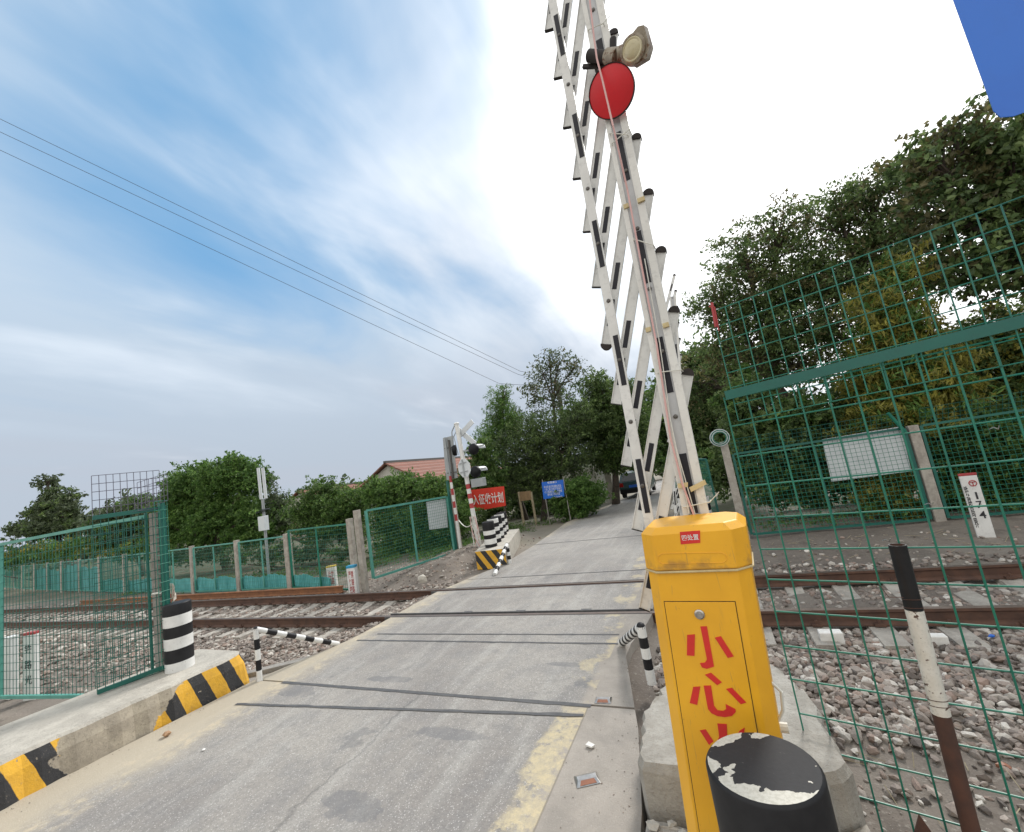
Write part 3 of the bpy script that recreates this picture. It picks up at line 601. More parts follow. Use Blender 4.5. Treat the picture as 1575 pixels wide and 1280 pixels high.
# ------------------------------------------------------------------ yellow cabinet
lean = .052
BD = Vector((.9972, -.075, 0)); BN = Vector((-.075, -.9972, 0)); BP = Vector((-.11, 2.03, 0))
def cabinet_pt(a, d, z): return BP+BD*(a+lean*(z-1.85))-BN*d+Vector((0, 0, z))
c0 = onplane(1072, 809, BP, BN); a0 = (Vector(c0)-BP).dot(BD)-lean*(c0[2]-1.85)
cl = onplane(1001, 808, BP, BN); cr = onplane(1142, 809, BP, BN); hw = (Vector(cr)-Vector(cl)).dot(BD)/2; ZT = float(c0[2])-.020; a0 -= .036
t = thing('barrier_cabinet', (-.16, 2.2, .06), 'tall yellow barrier cabinet with red Chinese characters, behind the black bollard', 'cabinet')
def octa(hw_, dep, ch, z, g_=0.): # octagonal plan, front flat width 2*(hw_-ch)
    P = [(-hw_+ch, -g_), (hw_-ch, -g_), (hw_+g_, ch), (hw_+g_, dep-ch), (hw_-ch, dep+g_), (-hw_+ch, dep+g_), (-hw_-g_, dep-ch), (-hw_-g_, ch)]
    return [cabinet_pt(a0+a, d, z) for a, d in P]
HW = hw+.030; CH = .050; DP = .32; ZC = ZT-.165
b = MB(); b.prism(octa(HW, DP, CH, .06), octa(HW, DP, CH, ZC+.01)); b.build('body', 'cabinet', t, bevel=.004)
b = MB(); b.prism(octa(HW, DP, CH, ZC, .008), octa(HW, DP, CH, ZT-.006, .008))
lo = octa(HW, DP, CH, ZT-.006, .008); cc = sum(lo, Vector())/8; hi = [cc+(p-cc)*.86+Vector((0, 0, .030)) for p in lo]; b.prism(lo, hi)
b.build('lid', 'cabinet', t, bevel=.005)
b = MB(); b.prism(octa(HW, DP, CH, ZC-.010, .013), octa(HW, DP, CH, ZC-.002, .013)); b.build('rim_seam', 'tape', t, bevel=.002)
def face(px, out=.002): # point on the front face below a photograph pixel
    P = BP-BN*0
    return Vector(onplane(px[0], px[1], P+BN*out, BN))
def decal(b, pts, out=.001, th=.0015): b.poly([face(p, out) for p in pts], BN, th)
# door: a thin proud panel with a dark gap round it
dl0, dr0 = face((1022, 926)), face((1130, 925))
al = (dl0-BP).dot(BD)-lean*(dl0.z-1.85)-a0; ar = (dr0-BP).dot(BD)-lean*(dr0.z-1.85)-a0; zd = dl0.z
def plate(b, a_, c_, z0, z1, d0, d1):
    q = [(a_, z0), (c_, z0), (c_, z1), (a_, z1)]
    b.prism([cabinet_pt(a0+a, -d0, z) for a, z in q], [cabinet_pt(a0+a, -d1, z) for a, z in q])
b = MB(); plate(b, al-.003, ar+.003, .30, zd+.003, -.01, .0012); b.build('door_gap', 'gap', t)
b = MB(); plate(b, al, ar, .303, zd, -.01, .0035); dr = b.build('door', 'cabinet', t, bevel=.001)
dr['label'] = 'narrow locked door with red characters down its middle'
c_ = face((1076, 945), .004); b = MB(); b.lathe(c_, [(.021, 0), (.0205, .004), (.015, .007), (.0148, .004), (.008, .0045), (.0078, .010), (0, .010)], 28, axis=BN); b.tube(c_+Vector((0, 0, -.003))+BN*.0095, c_+Vector((0, 0, .003))+BN*.0095, .0012, 6)
b.build('lock', 'steel', dr, smooth=True)
b = MB()
Z7 = lambda q: [(960+x/2.56, 780+y/2.56) for x, y in q]
for st in ([(248, 503), (279, 501), (277, 586), (247, 584)], [(300, 470), (326, 469), (354, 628), (325, 637), (306, 631), (298, 614), (318, 612), (326, 600)],
           [(357, 514), (381, 508), (432, 588), (408, 594)], [(318, 660), (342, 652), (385, 690), (366, 701)],
           [(272, 708), (300, 706), (288, 779), (258, 771)], [(313, 703), (342, 702), (354, 782), (368, 800), (390, 802), (402, 795), (399, 775), (438, 795), (440, 806), (425, 822), (398, 827), (368, 823), (344, 812), (330, 795)],
           [(401, 716), (424, 711), (481, 769), (459, 776)], [(298, 879), (321, 875), (352, 922), (334, 936)], [(367, 852), (404, 854), (406, 900), (372, 960), (345, 1010), (322, 1000), (352, 950), (374, 905)],
           [(455, 880), (475, 868), (470, 905), (448, 935), (430, 925)], [(395, 940), (415, 960), (440, 1005), (420, 1015), (398, 975), (385, 950)]):
    decal(b, Z7(st), .0040)
b.build('warning_characters', 'red', dr)
sc = Z7([(219, 98), (299, 92), (300, 141), (223, 147)]); b = MB(); b.poly([face(p, .0085) for p in sc], BN, .001); stk = b.build('sticker', 'red', t)
q = [face(p, .0098) for p in sc]; lettering('四处置', 'text_white', (q[0]+q[1]+q[2]+q[3])/4, q[1]-q[0], (0, 0, 1), (q[1]-q[0]).length*.82, .025, stk, .0006, .01)
b = MB()    # pressed slot on the lid
sl_ = Z7([(150, 183), (385, 179), (402, 190), (403, 208), (390, 219), (150, 224), (135, 213), (134, 194)]); pts = [face(p, .009) for p in sl_]
b.path(pts+[pts[0]], .0018, 6); b.build('pressed_slot', 'cabinet', t)
b = MB(); q = [face(p, .0005) for p in ((1192, 1070), (1208, 1085), (1211, 1115), (1204, 1132), (1196, 1128))]
b.path([p+Vector((.0, .10, 0)) for p in q], .006, 8); b.tube(cabinet_pt(a0+HW-.01, .15, .95), cabinet_pt(a0+HW+.03, .15, .95), .02, 10); b.build('conduit_loop', 'tie', t)
b = MB(); b.box((-.18, 2.28, 1.50), (.02, 2.45, 1.74)); b.box((-.20, 2.30, .3), (.0, 2.34, 1.6)); b.build('boom_bracket', 'boom_cream', t, bevel=.006)

# ------------------------------------------------------------------ lattice boom, raised
def make_boom(name, loc, label, near=True):
    """loc is the boom's foot; all dimensions are measured along the raised boom"""
    x0, y0, z0 = loc; t = thing(name, loc, label, 'barrier boom', 'raised white lattice crossing booms')
    TOP = 6.35
    sh = lambda x, z: (x0+(x+.115), z0+(z-1.78))
    def seg(b, xa, za, xb, zb, wl, wr, y, th, k=0, sq=True):    # flat bar in the boom plane, from y to y+th
        if sq: q = [(xa-wl, za), (xa+wr, za), (xb+wr, zb), (xb-wl, zb)]
        w = []
        for x, z in q: a_, c_ = sh(x, z); w.append((a_, c_))
        b.prism([(a_, y0+y, c_) for a_, c_ in w], [(a_, y0+y+th, c_) for a_, c_ in w], k)
    # main beam: two flanges and a recessed web, axis from (-.114,1.75) leaning very slightly right
    ax_ = lambda z: -.114+.017*(z-1.85)+.0*z
    b = MB()
    seg(b, ax_(1.55), 1.55, ax_(TOP), TOP, .062, -.034, -.060, .07); seg(b, ax_(1.55), 1.55, ax_(TOP), TOP, -.020, .062, -.055, .065)
    bm = b.build('beam', 'boom_cream', t, bevel=.003)
    b = MB(); seg(b, ax_(1.55), 1.55, ax_(TOP), TOP, .034, .020, -.044, .04); b.build('web', 'boom_grey', bm)
    z = 1.845; k = 0
    while z+.32 < TOP:
        b = MB(); seg(b, ax_(z)-.004, z, ax_(z+.31)-.004, z+.31, .020, .016, -.0462, .002); z += .625 if k else .638; k += 1
        b.build('black_strip', 'strip', bm)
    # outer rail
    lx = lambda z: -.353+.0215*(z-1.78)*(1 if z < 4.2 else 1)-.0035*max(0, z-3.5)
    b = MB(); seg(b, lx(1.70), 1.70, lx(TOP), TOP, .026, .026, -.055, .022); rl = b.build('outer_rail', 'boom', t, bevel=.002)
    BZ = [2.019-.352+.352*i for i in range(14)]
    for i, z in enumerate(BZ):
        if z > TOP: break
        if i % 2: b = MB(); seg(b, lx(z-.145), z-.145, lx(z+.145), z+.145, .012, .016, -.0572, .002); b.build('black_strip', 'strip', rl)
        a_, c_ = sh(lx(z), z); c = MB(); c.lathe((a_, y0-.0552, c_), [(.012, 0), (.011, .004), (.006, .007), (0, .0075)], 12, axis=(0, -1, 0)); c.build('bolt', 'bolt', rl)
    # sloping slats with rounded black caps
    for i in range(-1, 12):
        zl = 2.137+.3545*(i-1) if i >= 0 else 1.361; xl_ = float(np.interp(zl, [1.36, 1.76, 2.137, 2.51, 2.862, 3.226, 3.578, 4.269, 4.962, 7], [-.477, -.432, -.421, -.407, -.395, -.382, -.37, -.363, -.353, -.32]))
        zh = zl+(1.135 if i >= 0 else 1.2); xh = -.007+.0085*(zh-2.56)
        if zh > TOP+.55: break
        if zl < 1.0: continue
        w = .029; dx, dz = xh-xl_, zh-zl; L = math.hypot(dx, dz); px_, pz_ = dz/L*w, -dx/L*w
        def P(tt, s_, y): a_, c_ = sh(xl_+dx*tt+px_*s_, zl+dz*tt+pz_*s_); return (a_, y0+y, c_)
        b = MB(); b.prism([P(0, -1, .0), P(0, 1, .0), P(1, 1, .0), P(1, -1, .0)], [P(0, -1, .012), P(0, 1, .012), P(1, 1, .012), P(1, -1, .012)])
        # raised lip along each edge of the slat
        for e in (-1, 1): b.prism([P(0, e-.14, -.006), P(0, e+.0, -.006), P(1, e+.0, -.006), P(1, e-.14, -.006)] if e > 0 else [P(0, e, -.006), P(0, e+.14, -.006), P(1, e+.14, -.006), P(1, e, -.006)], [P(0, e-.14, -.001), P(0, e, -.001), P(1, e, -.001), P(1, e-.14, -.001)] if e > 0 else [P(0, e, -.001), P(0, e+.14, -.001), P(1, e+.14, -.001), P(1, e, -.001)])
        s_ = b.build('slat', 'boom', t)
        for tc in (.155, .335, .78):
            b = MB(); b.prism([P(tc-.065, -.45, -.0018), P(tc-.065, .45, -.0018), P(tc+.065, .45, -.0018), P(tc+.065, -.45, -.0018)], [P(tc-.065, -.45, -.0002), P(tc-.065, .45, -.0002), P(tc+.065, .45, -.0002), P(tc+.065, -.45, -.0002)])
            b.build('black_strip', 'strip', s_)
        b = MB()
        if True:
            top_ = [(math.cos(q), math.sin(q)) for q in np.linspace(0, math.pi, 9)]
            A = [P(1+.034*sn/1.2, cs*1.10, -.010) for cs, sn in top_]; B = [P(1+.034*sn/1.2, cs*1.10, .018) for cs, sn in top_]
            b.prism(A, B)
            b.build('end_cap', 'cap', s_); b = MB()
            if i == 3 :
                A = [P(-.034*sn/1.2, cs*1.10, -.010) for cs, sn in top_]; B = [P(-.034*sn/1.2, cs*1.10, .018) for cs, sn in top_]; b.prism(A, B)
            else: b.prism([P(-.004, -1.02, -.007), P(-.004, 1.02, -.007), P(0, 1.02, -.007), P(0, -1.02, -.007)], [P(-.004, -1.02, .013), P(-.004, 1.02, .013), P(0, 1.02, .013), P(0, -1.02, .013)])
        b.build('end_cap', 'cap', s_)
    for z in [2.353+.36*i for i in range(12)]:
        if z > TOP: break
        a_, c_ = sh(ax_(z)-.004, z); c = MB(); c.lathe((a_, y0-.0465, c_), [(.012, 0), (.011, .004), (.006, .007), (0, .0075)], 12, axis=(0, -1, 0)); c.build('bolt', 'bolt', bm)
    return t, sh, ax_
YB = 2.41
bt, sh, ax_ = make_boom('crossing_boom', (-.115, YB, 1.78), 'raised white lattice boom with red disc, standing behind the yellow cabinet')
def bpx(u, v, y=YB-.075): return Vector(at(u, v, y))
b = MB(); pts = [bpx(*p, YB-(.215 if p[1] < 200 else .10 if p[1] < 300 else .078)) for p in ((903, -60), (907, 0), (914, 61), (918, 90), (927, 125), (943, 194), (965, 292), (985, 400), (1010, 530), (1031, 672), (1049, 743), (1070, 800))]
b.path(pts, .0052, 8); cab = b.build('warning_lamp_cable', 'pink', bt, smooth=True); cab['label'] = 'pink cable running down the beam'
b = MB(); b.path([p+Vector((.022, .004, 0)) for p in (bpx(985, 400), bpx(1008, 530), bpx(1028, 672), bpx(1062, 792))], .003, 6); b.path([bpx(1003, 487), bpx(1012, 560), bpx(1030, 640), bpx(1046, 720), bpx(1060, 790)], .0035, 6); b.build('thin_cable', 'tie', bt)
for (u0, v0, u1, v1, tail) in ((905, 46, 928, 36, 10), (941, 221, 968, 199, 8), (975, 368, 1005, 377, 0), (1012, 573, 1048, 569, 0), (1052, 780, 1092, 772, 14), (938, 205, 965, 207, 0)):
    b = MB(); a, c = bpx(u0, v0), bpx(u1, v1); b.path([a+Vector((-.005, .06, 0)), a, c, c+Vector((.006, .06, 0))], .003, 6)
    if tail: b.path([c, bpx(u1+tail, v1-tail*1.1)], .002, 5)
    b.build('cable_tie', 'tie', bt)
for (u, v, w) in ((986, 307, .02), (963, 317, .014), (997, 507, .014), (1024, 500, .016)):
    b = MB(); p = bpx(u, v, YB-.066); b.box((p.x-w, p.y-.004, p.z-.012), (p.x+w, p.y+.01, p.z+.012)); b.build('tape_wrap', 'tape', bt)
b = MB(); b.poly([bpx(1060, 750), bpx(1084, 738), bpx(1087, 745), bpx(1063, 757)], (0, 1, 0), .01); b.poly([bpx(1042, 744), bpx(1058, 742), bpx(1058, 749), bpx(1043, 751)], (0, 1, 0), .01); b.build('tape_wrap', 'tape', bt)
# red disc and lamp
dc = bpx(940, 141, YB-.145); dn = Vector((-.18, -.80, -.42)).normalized()
b = MB(); b.lathe(dc-dn*.012, [(0, -.002), (.124, -.002), (.127, .0), (.127, .010), (.123, .012), (0, .012)], 48, axis=dn); dsk = b.build('red_disc', 'red_disc', bt, smooth=True)
b = MB(); b.lathe(dc-dn*.012, [(.1265, -.004), (.131, -.004), (.131, .015), (.1265, .015), (.1265, -.004)], 48, axis=dn); b.build('disc_rim', 'cap', dsk)
b = MB(); b.tube(bpx(906, 86, YB-.11), bpx(936, 88, YB-.13), .033, 20); b.beam(bpx(897, 103, YB-.07), bpx(945, 100, YB-.09), .02, .02); b.beam(bpx(915, 100, YB-.08), bpx(920, 118, YB-.08), .015, .03); b.tube(bpx(943, 78, YB-.06), bpx(943, 60, YB-.06), .02, 12)
lb = b.build('lamp_bracket', 'cap', bt, smooth=True)
lp = thing  # (lamp is a part of the boom)
ln = Vector((-.35, -.86, -.36)).normalized(); lc = bpx(974, 77, YB-.19)
b = MB(); b.tube(bpx(934, 87, YB-.13), bpx(950, 88, YB-.15), .040, 18, r1=.046); b.tube(bpx(948, 88, YB-.15), bpx(962, 84, YB-.14), .046, 18, r1=.05)
u_ = ln.cross(Vector((0, 0, 1))).normalized(); w_ = u_.cross(ln)
if u_.x < 0: u_ = -u_
sqp = [(-.030, .060), (.060, .075), (.088, .058), (.080, -.045), (.045, -.080), (-.030, -.064)]
b.prism([lc+u_*a+w_*c-ln*.0 for a, c in sqp], [lc+u_*a+w_*c-ln*.055 for a, c in sqp]); b.lathe(lc-ln*.02, [(.070, 0), (.070, .032), (.058, .036)], 32, axis=ln)
lh = b.build('warning_lamp', 'lamp', bt, smooth=True)
b = MB(); b.lathe(lc+ln*.012, [(.060, 0), (.052, .006), (.044, .004), (.036, .009), (.02, .011), (0, .012)], 32, axis=ln); b.build('lens', 'lens', lh, smooth=True)
for o in list(bt.children): pass
# far boom, across the tracks: a copy of the lattice alone
fb = bt.copy(); COL.objects.link(fb); fb.location = Vector((-.60, 9.55, .86)); fb['label'] = 'raised white lattice boom on the far side of the tracks'
for ch in bt.children:
    nm = ch.name.split('.')[0]
    if nm in ('beam', 'outer_rail', 'slat'):
        c = ch.copy(); COL.objects.link(c); c.parent = fb
        for gch in ch.children: d = gch.copy(); COL.objects.link(d); d.parent = c
fb.rotation_euler = (0, R(7), 0)
# far boom's machine
t = thing('barrier_machine', (-.55, 9.7, -.1), 'white barrier machine at the foot of the far raised boom', 'barrier machine')
b = MB(); b.box((-.78, 9.62, -.2), (-.38, 9.95, .92)); b.build('body', 'boom', t, bevel=.02); b = MB(); b.box((-.80, 9.60, .92), (-.36, 9.97, .97)); b.build('lid', 'boom_cream', t, bevel=.01)
b = MB(); b.tube((-.58, 9.50, .86), (-.58, 9.62, .86), .05, 14); b.build('shaft', 'bolt', t)

# ------------------------------------------------------------------ sloping striped pipe rails by the road edge
def pipe_rail(p0, h, p1, label, r=.035, n=9, r2=None):
    t = thing('guard_rail', p0, label, 'guard rail', 'black and white pipe guard rails at the crossing corners'); x, y, z = p0
    b = MB(); m = 5
    for i in range(m): b.tube((x, y, z+h*i/m-(.04 if i == 0 else 0)), (x, y, z+h*(i+1)/m), r, 16, k=(i+1) % 2)
    b.build('post', ['black', 'white'], t, smooth=True)
    b = MB(); A = Vector((x, y, z+h-.01)); B = Vector(p1)
    for i in range(n): b.tube(A.lerp(B, i/n), A.lerp(B, (i+1)/n), r2 or r, 16, k=(i+1) % 2)
    b.ball(A, (r2 or r)*1.02, (r2 or r)*1.02, (r2 or r)*1.02)
    b.build('sloping_pipe', ['black', 'white'], t, smooth=True); return t
pipe_rail((-6.08, 3.90, 0), .68, (-5.86, 5.04, .0), 'black and white sloping pipe rail at the near left road edge')
pipe_rail((-.945, 4.42, 0), .50, (-1.36, 5.15, .03), 'black and white sloping pipe rail behind the yellow cabinet', .045, 13)
_pf = gp(784, 866); _pe = gp(761, 884, .02)
pipe_rail((float(_pf[0]), float(_pf[1]), 0), .46, (float(_pe[0]), float(_pe[1]), .02), 'black and white sloping pipe rail by the far left kerb', .05, 9)

# ------------------------------------------------------------------ mesh fencing
def mesh_panel(b, P0, P1, z0, z1, sx, sz, r, k=0, n=4, dz=0.):
    P0, P1 = Vector((*P0[:2], 0)), Vector((*P1[:2], 0)); L = (P1-P0).length; nx_ = max(1, round(L/sx)); nz_ = max(1, round((z1-z0)/sz))
    for i in range(nx_+1):
        p = P0.lerp(P1, i/nx_); o = dz*i/nx_; j1, j2, j3 = rng.normal(0, sx*.035, 3); q = (P1-P0).normalized(); zm = (z0+z1)/2+o+j3
        b.path([p+q*j1+Vector((0, 0, z0+o-.01)), p+q*(j1+j2)*.5+q.cross(Vector((0, 0, 1)))*j3*.8+Vector((0, 0, zm)), p+q*j2+Vector((0, 0, z1+o+.01))], r, n, k) if r > .0045 else b.tube((p.x, p.y, z0+o), (p.x, p.y, z1+o), r, n, k, caps=False)
    nn = Vector((-(P1-P0).y, (P1-P0).x, 0)).normalized()*r*1.2
    for j in range(nz_+1):
        z = z0+(z1-z0)*j/nz_+rng.normal(0, sz*.02); b.tube(P0+nn+Vector((0, 0, z)), P1+nn+Vector((0, 0, z+dz)), r, n, k, caps=False)
def frame(b, P0, P1, z0, z1, w, dz=0, mid=False):
    a, c = Vector((*P0[:2], 0)), Vector((*P1[:2], 0)); Zv = lambda z: Vector((0, 0, z))
    d = (c-a).normalized()*w/2
    b.beam(a+Zv(z0), a+Zv(z1), w, w, (0, 1, 0)); b.beam(c+Zv(z0+dz), c+Zv(z1+dz), w, w, (0, 1, 0))
    b.beam(a+Zv(z1)+d, c+Zv(z1+dz)-d, w*.9, w*.9); b.beam(a+Zv(z0)+d, c+Zv(z0+dz)-d, w*.9, w*.9)
    if mid: m_ = (a+c)/2; b.beam(m_+Zv(z0+dz/2+w), m_+Zv(z1+dz/2-w), w*.8, w*.8, (0, 1, 0))
# near right mesh fence: starts beside the plinth and comes toward the camera at the right
PD = Vector((math.cos(R(164.8)), math.sin(R(164.8)), 0)); PP = Vector((.82, 3.12, 0)); PA = PP+PD*.655; PB = PP-PD*2.2
t = thing('mesh_fence', (PA.x, PA.y, -.3), 'tall green wire mesh fence at the right, nearest the camera', 'fence')
b = MB(); mesh_panel(b, PA, PB, -.23, 2.47, .145, .207, .0053, n=6); lowm = b.build('mesh', 'gmesh', t)
b = MB(); mesh_panel(b, PP+PD*.60+Vector((0, -.012, 0)), PB+Vector((0, -.012, 0)), 2.30, 3.10, .088, .1143, .0036, n=6, dz=.06)
b.build('upper_mesh', 'gmesh', t)
b = MB(); b.beam(PP+PD*.645+Vector((0, -.03, 2.487)), PB+Vector((0, -.03, 2.56)), .012, .062); b.build('flat_bar', 'gdark', t)
b = MB(); b.beam(PB+Vector((0, 0, -.35)), PB+Vector((0, 0, 3.2)), .06, .06, (0, 1, 0)); b.build('post', 'gdark', t)
b = MB(); q = PP+PD*.60; b.tube(q+Vector((0, -.02, 2.98)), q+Vector((.01, -.025, 3.16)), .010, 8); b.path([q+Vector((-.012, -.02, 3.14)), q+Vector((.02, -.03, 3.12)), q+Vector((.012, -.02, 2.95))], .005, 6); b.build('red_ribbon', 'redband', t)
for s_, z in ((-.52, 2.02), (-.2, 1.66), (-.62, 1.75), (.02, 1.47), (.3, .85)):
    b = MB(); q = PP+PD*s_+Vector((0, -.012, z)); b.path([q+Vector((.0, 0, 0)), q+Vector((.012, -.012, .008)), q+Vector((.03, -.006, -.006)), q+Vector((.035, -.012, .012))], .0022, 5); b.build('wire_tie', 'steel', t)
# leaning pipe tied to that mesh
t = thing('striped_pipe', (.81, 3.07, -.3), 'rusty pipe painted black and white, tied to the green mesh fence', 'pipe')
tp_ = Vector(at(1380, 838, 3.05)); bt_ = Vector(at(1497, 1290, 3.02)); dr_ = (tp_-bt_); bb = bt_-dr_*.22
b = MB()
bl = [0, (1105-838)/452., (945-838)/452.]
f1 = 1-(945-838)/452.; f2 = 1-(1108-838)/452.
pt_ = lambda f: bb.lerp(tp_, (f+.22)/1.22)
b.lathe(bb, [(.038, 0), (.038, (pt_(f2)-bb).length), (.040, (pt_(f2)-bb).length), (.040, (pt_(f1)-bb).length), (.040, (tp_-bb).length), (.034, (tp_-bb).length), (.034, (tp_-bb).length-.1)], 20, axis=dr_, ks=[0, 0, 1, 2, 2, 0])
b.build('pipe', ['rust', 'worn_white', 'black'], t, smooth=True)
b = MB()
for f in (.80, .77, .45, .43):
    q = pt_(f); b.lathe(q, [(.041, -.002), (.044, 0), (.041, .002)], 16, axis=(dr_.x, dr_.y+.3, dr_.z))
b.path([pt_(.8)+Vector((-.04, -.03, .02)), pt_(.78)+Vector((-.10, -.02, .05)), pt_(.8)+Vector((-.13, .0, .10))], .002, 5); b.build('binding_wire', 'rust', t)
b = MB(); q = Vector((.80, 2.98, -.24))
b.poly([q+Vector(p) for p in ((-.30, -.10, .0), (-.02, -.06, .05), (.03, .04, .10), (-.08, .05, .06), (-.25, .02, .03))], (0, 0, 1), .012); b.poly([q+Vector(p) for p in ((-.30, .0, .0), (-.24, .0, .0), (-.16, .01, .26), (-.19, .02, .33), (-.23, .01, .25))], (0, 1, 0), .012)
b.poly([q+Vector(p) for p in ((-.2, -.02, .0), (-.05, -.01, .02), (-.10, .0, .18), (-.14, .0, .2))], (0, 1, .2), .01); b.build('bracket_scrap', 'rust', t)
# right far fence with concrete posts
def conc_post(p, z0, z1, w=.13, parent=None, mat='sleeper'): 
    b = MB(); b.beam((p[0], p[1], z0), (p[0], p[1], z1), w, w*.85, (0, 1, 0)); return b.build('concrete_post', mat, parent, bevel=.008)
t = thing('railway_fence', (.39, 10.76, -.1), 'green mesh fence with leaning-out top on concrete posts, right of the far boom', 'fence')
xs = [.39, 3.75, 7.1, 10.5, 13.9]
for i, x in enumerate(xs): conc_post((x, 10.77+.02*x), -.4, 2.12 if i == 0 else 1.83, .16, t)
for i in range(4):
    A = (xs[i]+.13, 10.77+.02*xs[i]); B = (xs[i+1]-.13, 10.77+.02*xs[i+1]); b = MB(); frame(b, A, B, .0, 1.80, .05, mid=True); fr = b.build('panel_frame', 'gdark', t)
    b = MB(); mesh_panel(b, A, B, .0, 1.8, .085, .085, .0035); b.build('mesh', 'gmesh', fr)
    b = MB(); A2 = Vector((*A, 0)); B2 = Vector((*B, 0)); n_ = round((B2-A2).length/.085)
    for k in range(n_+1): q = A2.lerp(B2, k/n_); b.tube(q+Vector((0, 0, 1.8)), q+Vector((0, -.16, 2.13)), .0035, 4, caps=False)
    for k in range(5): b.tube(A2+Vector((0, -.04*k, 1.8+.083*k)), B2+Vector((0, -.04*k, 1.8+.083*k)), .0035, 4, caps=False)
    b.build('top_mesh', 'gdark', fr)
b = MB(); q = Vector((3.62, 10.8, 1.7)); b.tube(q, q+Vector((-.22, -.1, .45)), .03, 8); b.build('stay', 'gmesh', t)
t2 = thing('wire_coil', (.33, 10.62, 2.1), 'coil of wire hung on top of the fence post right of the far boom', 'wire coil'); b = MB(); cc_ = Vector((.33, 10.62, 2.22))
for k in range(4):
    r_ = .20-.022*k; pts = [cc_+Vector((r_*math.cos(a), -.01*k, r_*math.sin(a)*.95)) for a in np.linspace(0, 2*math.pi, 25)]; b.path(pts, .010, 5, k=k % 2)
b.build('wire_loops', ['board', 'gmesh'], t2)
fp = (0.39, 10.76, 0); fn = (.018, -1, 0)
q = [Vector(onplane(u, v, (2.2, 10.87, 0), fn)) for u, v in ((1264, 676), (1386, 656), (1402, 725), (1279, 741))]
b = MB(); b.poly(q, (0, 1, 0), .012); bd = tag(b.build('notice_board', 'board', origin=tuple(q[3])), 'blank white board hanging on the right railway fence', 'notice board')
t = thing('mesh_fence', (-.3, 11.2, -.1), 'short green mesh fence running away along the right side of the far road', 'fence')
for k in range(3):
    A = (-.05-.55*k, 11.4+3*k); B = (-.6-.55*k, 14.3+3*k); b = MB(); frame(b, A, B, 0, 1.75, .05); f_ = b.build('panel_frame', 'gdark', t); b = MB(); mesh_panel(b, A, B, 0, 1.75, .1, .12, .004); b.build('mesh', 'gmesh', f_)
b = MB(); b.poly([(1.4, 12.3, .02), (3.6, 12.5, .02), (3.7, 13.1, .02), (1.3, 12.9, .02)], (0, 0, 1), .06); struct(b.build('pavement', 'pale_concrete'))
# kilometre markers
def marker(loc, w, d, h, label, txt, mats, rz=0., back=None, txt2=None, capm='redband', caph=.04):
    t = thing('marker_post', loc, label, 'marker post', 'white railway marker posts'); x, y, z = loc; b = MB()
    b.box((x-w/2, y-d/2, z-.15), (x+w/2, y+d/2, z+h-caph)); b.build('post', 'white', t, bevel=.01)
    b = MB(); b.box((x-w/2-.003, y-d/2-.003, z+h-caph), (x+w/2+.003, y+d/2+.003, z+h)); b.build('cap', capm, t, bevel=.006)
    for s_, (cx_, cz, tw, th), mm in txt:
        lettering(s_, mm, (x+cx_, y-d/2-.001, z+cz), (1, 0, 0), (0, 0, 1), tw, th, t, .003, .012)
    if rz: t.rotation_euler = (0, 0, rz)
    return t
marker((-10.75, 3.15, 0), .22, .08, .92, 'white post with black characters 铁路光, between the left mesh and the track', [('铁', (0, .66, .13, .14), 'text_black'), ('路', (0, .42, .13, .14), 'text_black'), ('光', (0, .18, .13, .14), 'text_black')], None, rz=R(20))
marker((-11.45, 3.12, 0), .20, .12, .86, 'plain white post at the left picture edge beside the lettered one', [], None, capm='white')
marker((-10.55, 9.10, -.2), .26, .13, .62, 'short white post with yellow cap and small characters, left of the blue-capped post', [('止步\n线路', (0, .3, .16, .40), 'redband')], None, rz=R(30), capm='yellowcap')
marker((-8.80, 8.22, -.2), .22, .16, .76, 'white post with blue cap and red characters below the left fence corner post', [('严禁\n穿越\n铁路', (.0, .36, .13, .55), 'redband')], None, rz=R(20), capm='blueprint', caph=.06)
t = marker((3.90, 9.77, -.15), .215, .06, 1.08, 'leaning white kilometre post reading 174 beside the right fence', [('1', (.03, .70, .025, .12), 'text_black'), ('7', (.03, .55, .07, .12), 'text_black'), ('4', (.03, .38, .08, .12), 'text_black'), ('铁\n路\n局\n界', (-.072, .52, .05, .70), 'text_black')], None, rz=R(-12))
b = MB(); cx_, cy_, cz_ = 3.93, 9.77-.03-.003, -.15+.91; pts = [(cx_+.045*math.cos(a), cy_, cz_+.045*math.sin(a)) for a in np.linspace(-.9, math.pi+.9, 16)]; b.path([Vector(p) for p in pts], .007, 5); b.box((cx_-.03, cy_-.004, cz_+.012), (cx_+.03, cy_+.002, cz_+.024)); b.box((cx_-.006, cy_-.004, cz_-.04), (cx_+.006, cy_+.002, cz_+.02)); b.box((cx_-.03, cy_-.004, cz_-.052), (cx_+.03, cy_+.002, cz_-.038)); b.build('railway_emblem', 'redband', t)

# left gate post, swung gate leaf and mesh panel
t = thing('gate', (-7.02, 3.27, .38), 'narrow green mesh gate leaf swung open, left of the banded bollard', 'gate')
b = MB(); b.beam((-7.12, 3.30, .2), (-7.12, 3.30, 2.48), .16, .12, (0, 1, 0)); b.build('concrete_post', 'grey_concrete', t, bevel=.008)
b = MB(); b.beam((-6.99, 3.30, .38), (-6.99, 3.30, 2.60), .075, .06, (0, 1, 0)); b.beam((-7.27, 3.24, .38), (-7.27, 3.24, 2.5), .03, .03, (0, 1, 0)); b.build('green_post', 'gdark', t, bevel=.004)
b = MB(); b.beam((-7.02, 3.36, .44), (-7.22, 2.66, .42), .04, .05); b.build('frame_bar', 'gdark', t, bevel=.003)
b = MB(); b.beam((-7.0, 3.36, 2.53), (-7.22, 2.66, 2.52), .035, .055); b.build('frame_bar', 'gdark', t, bevel=.003)
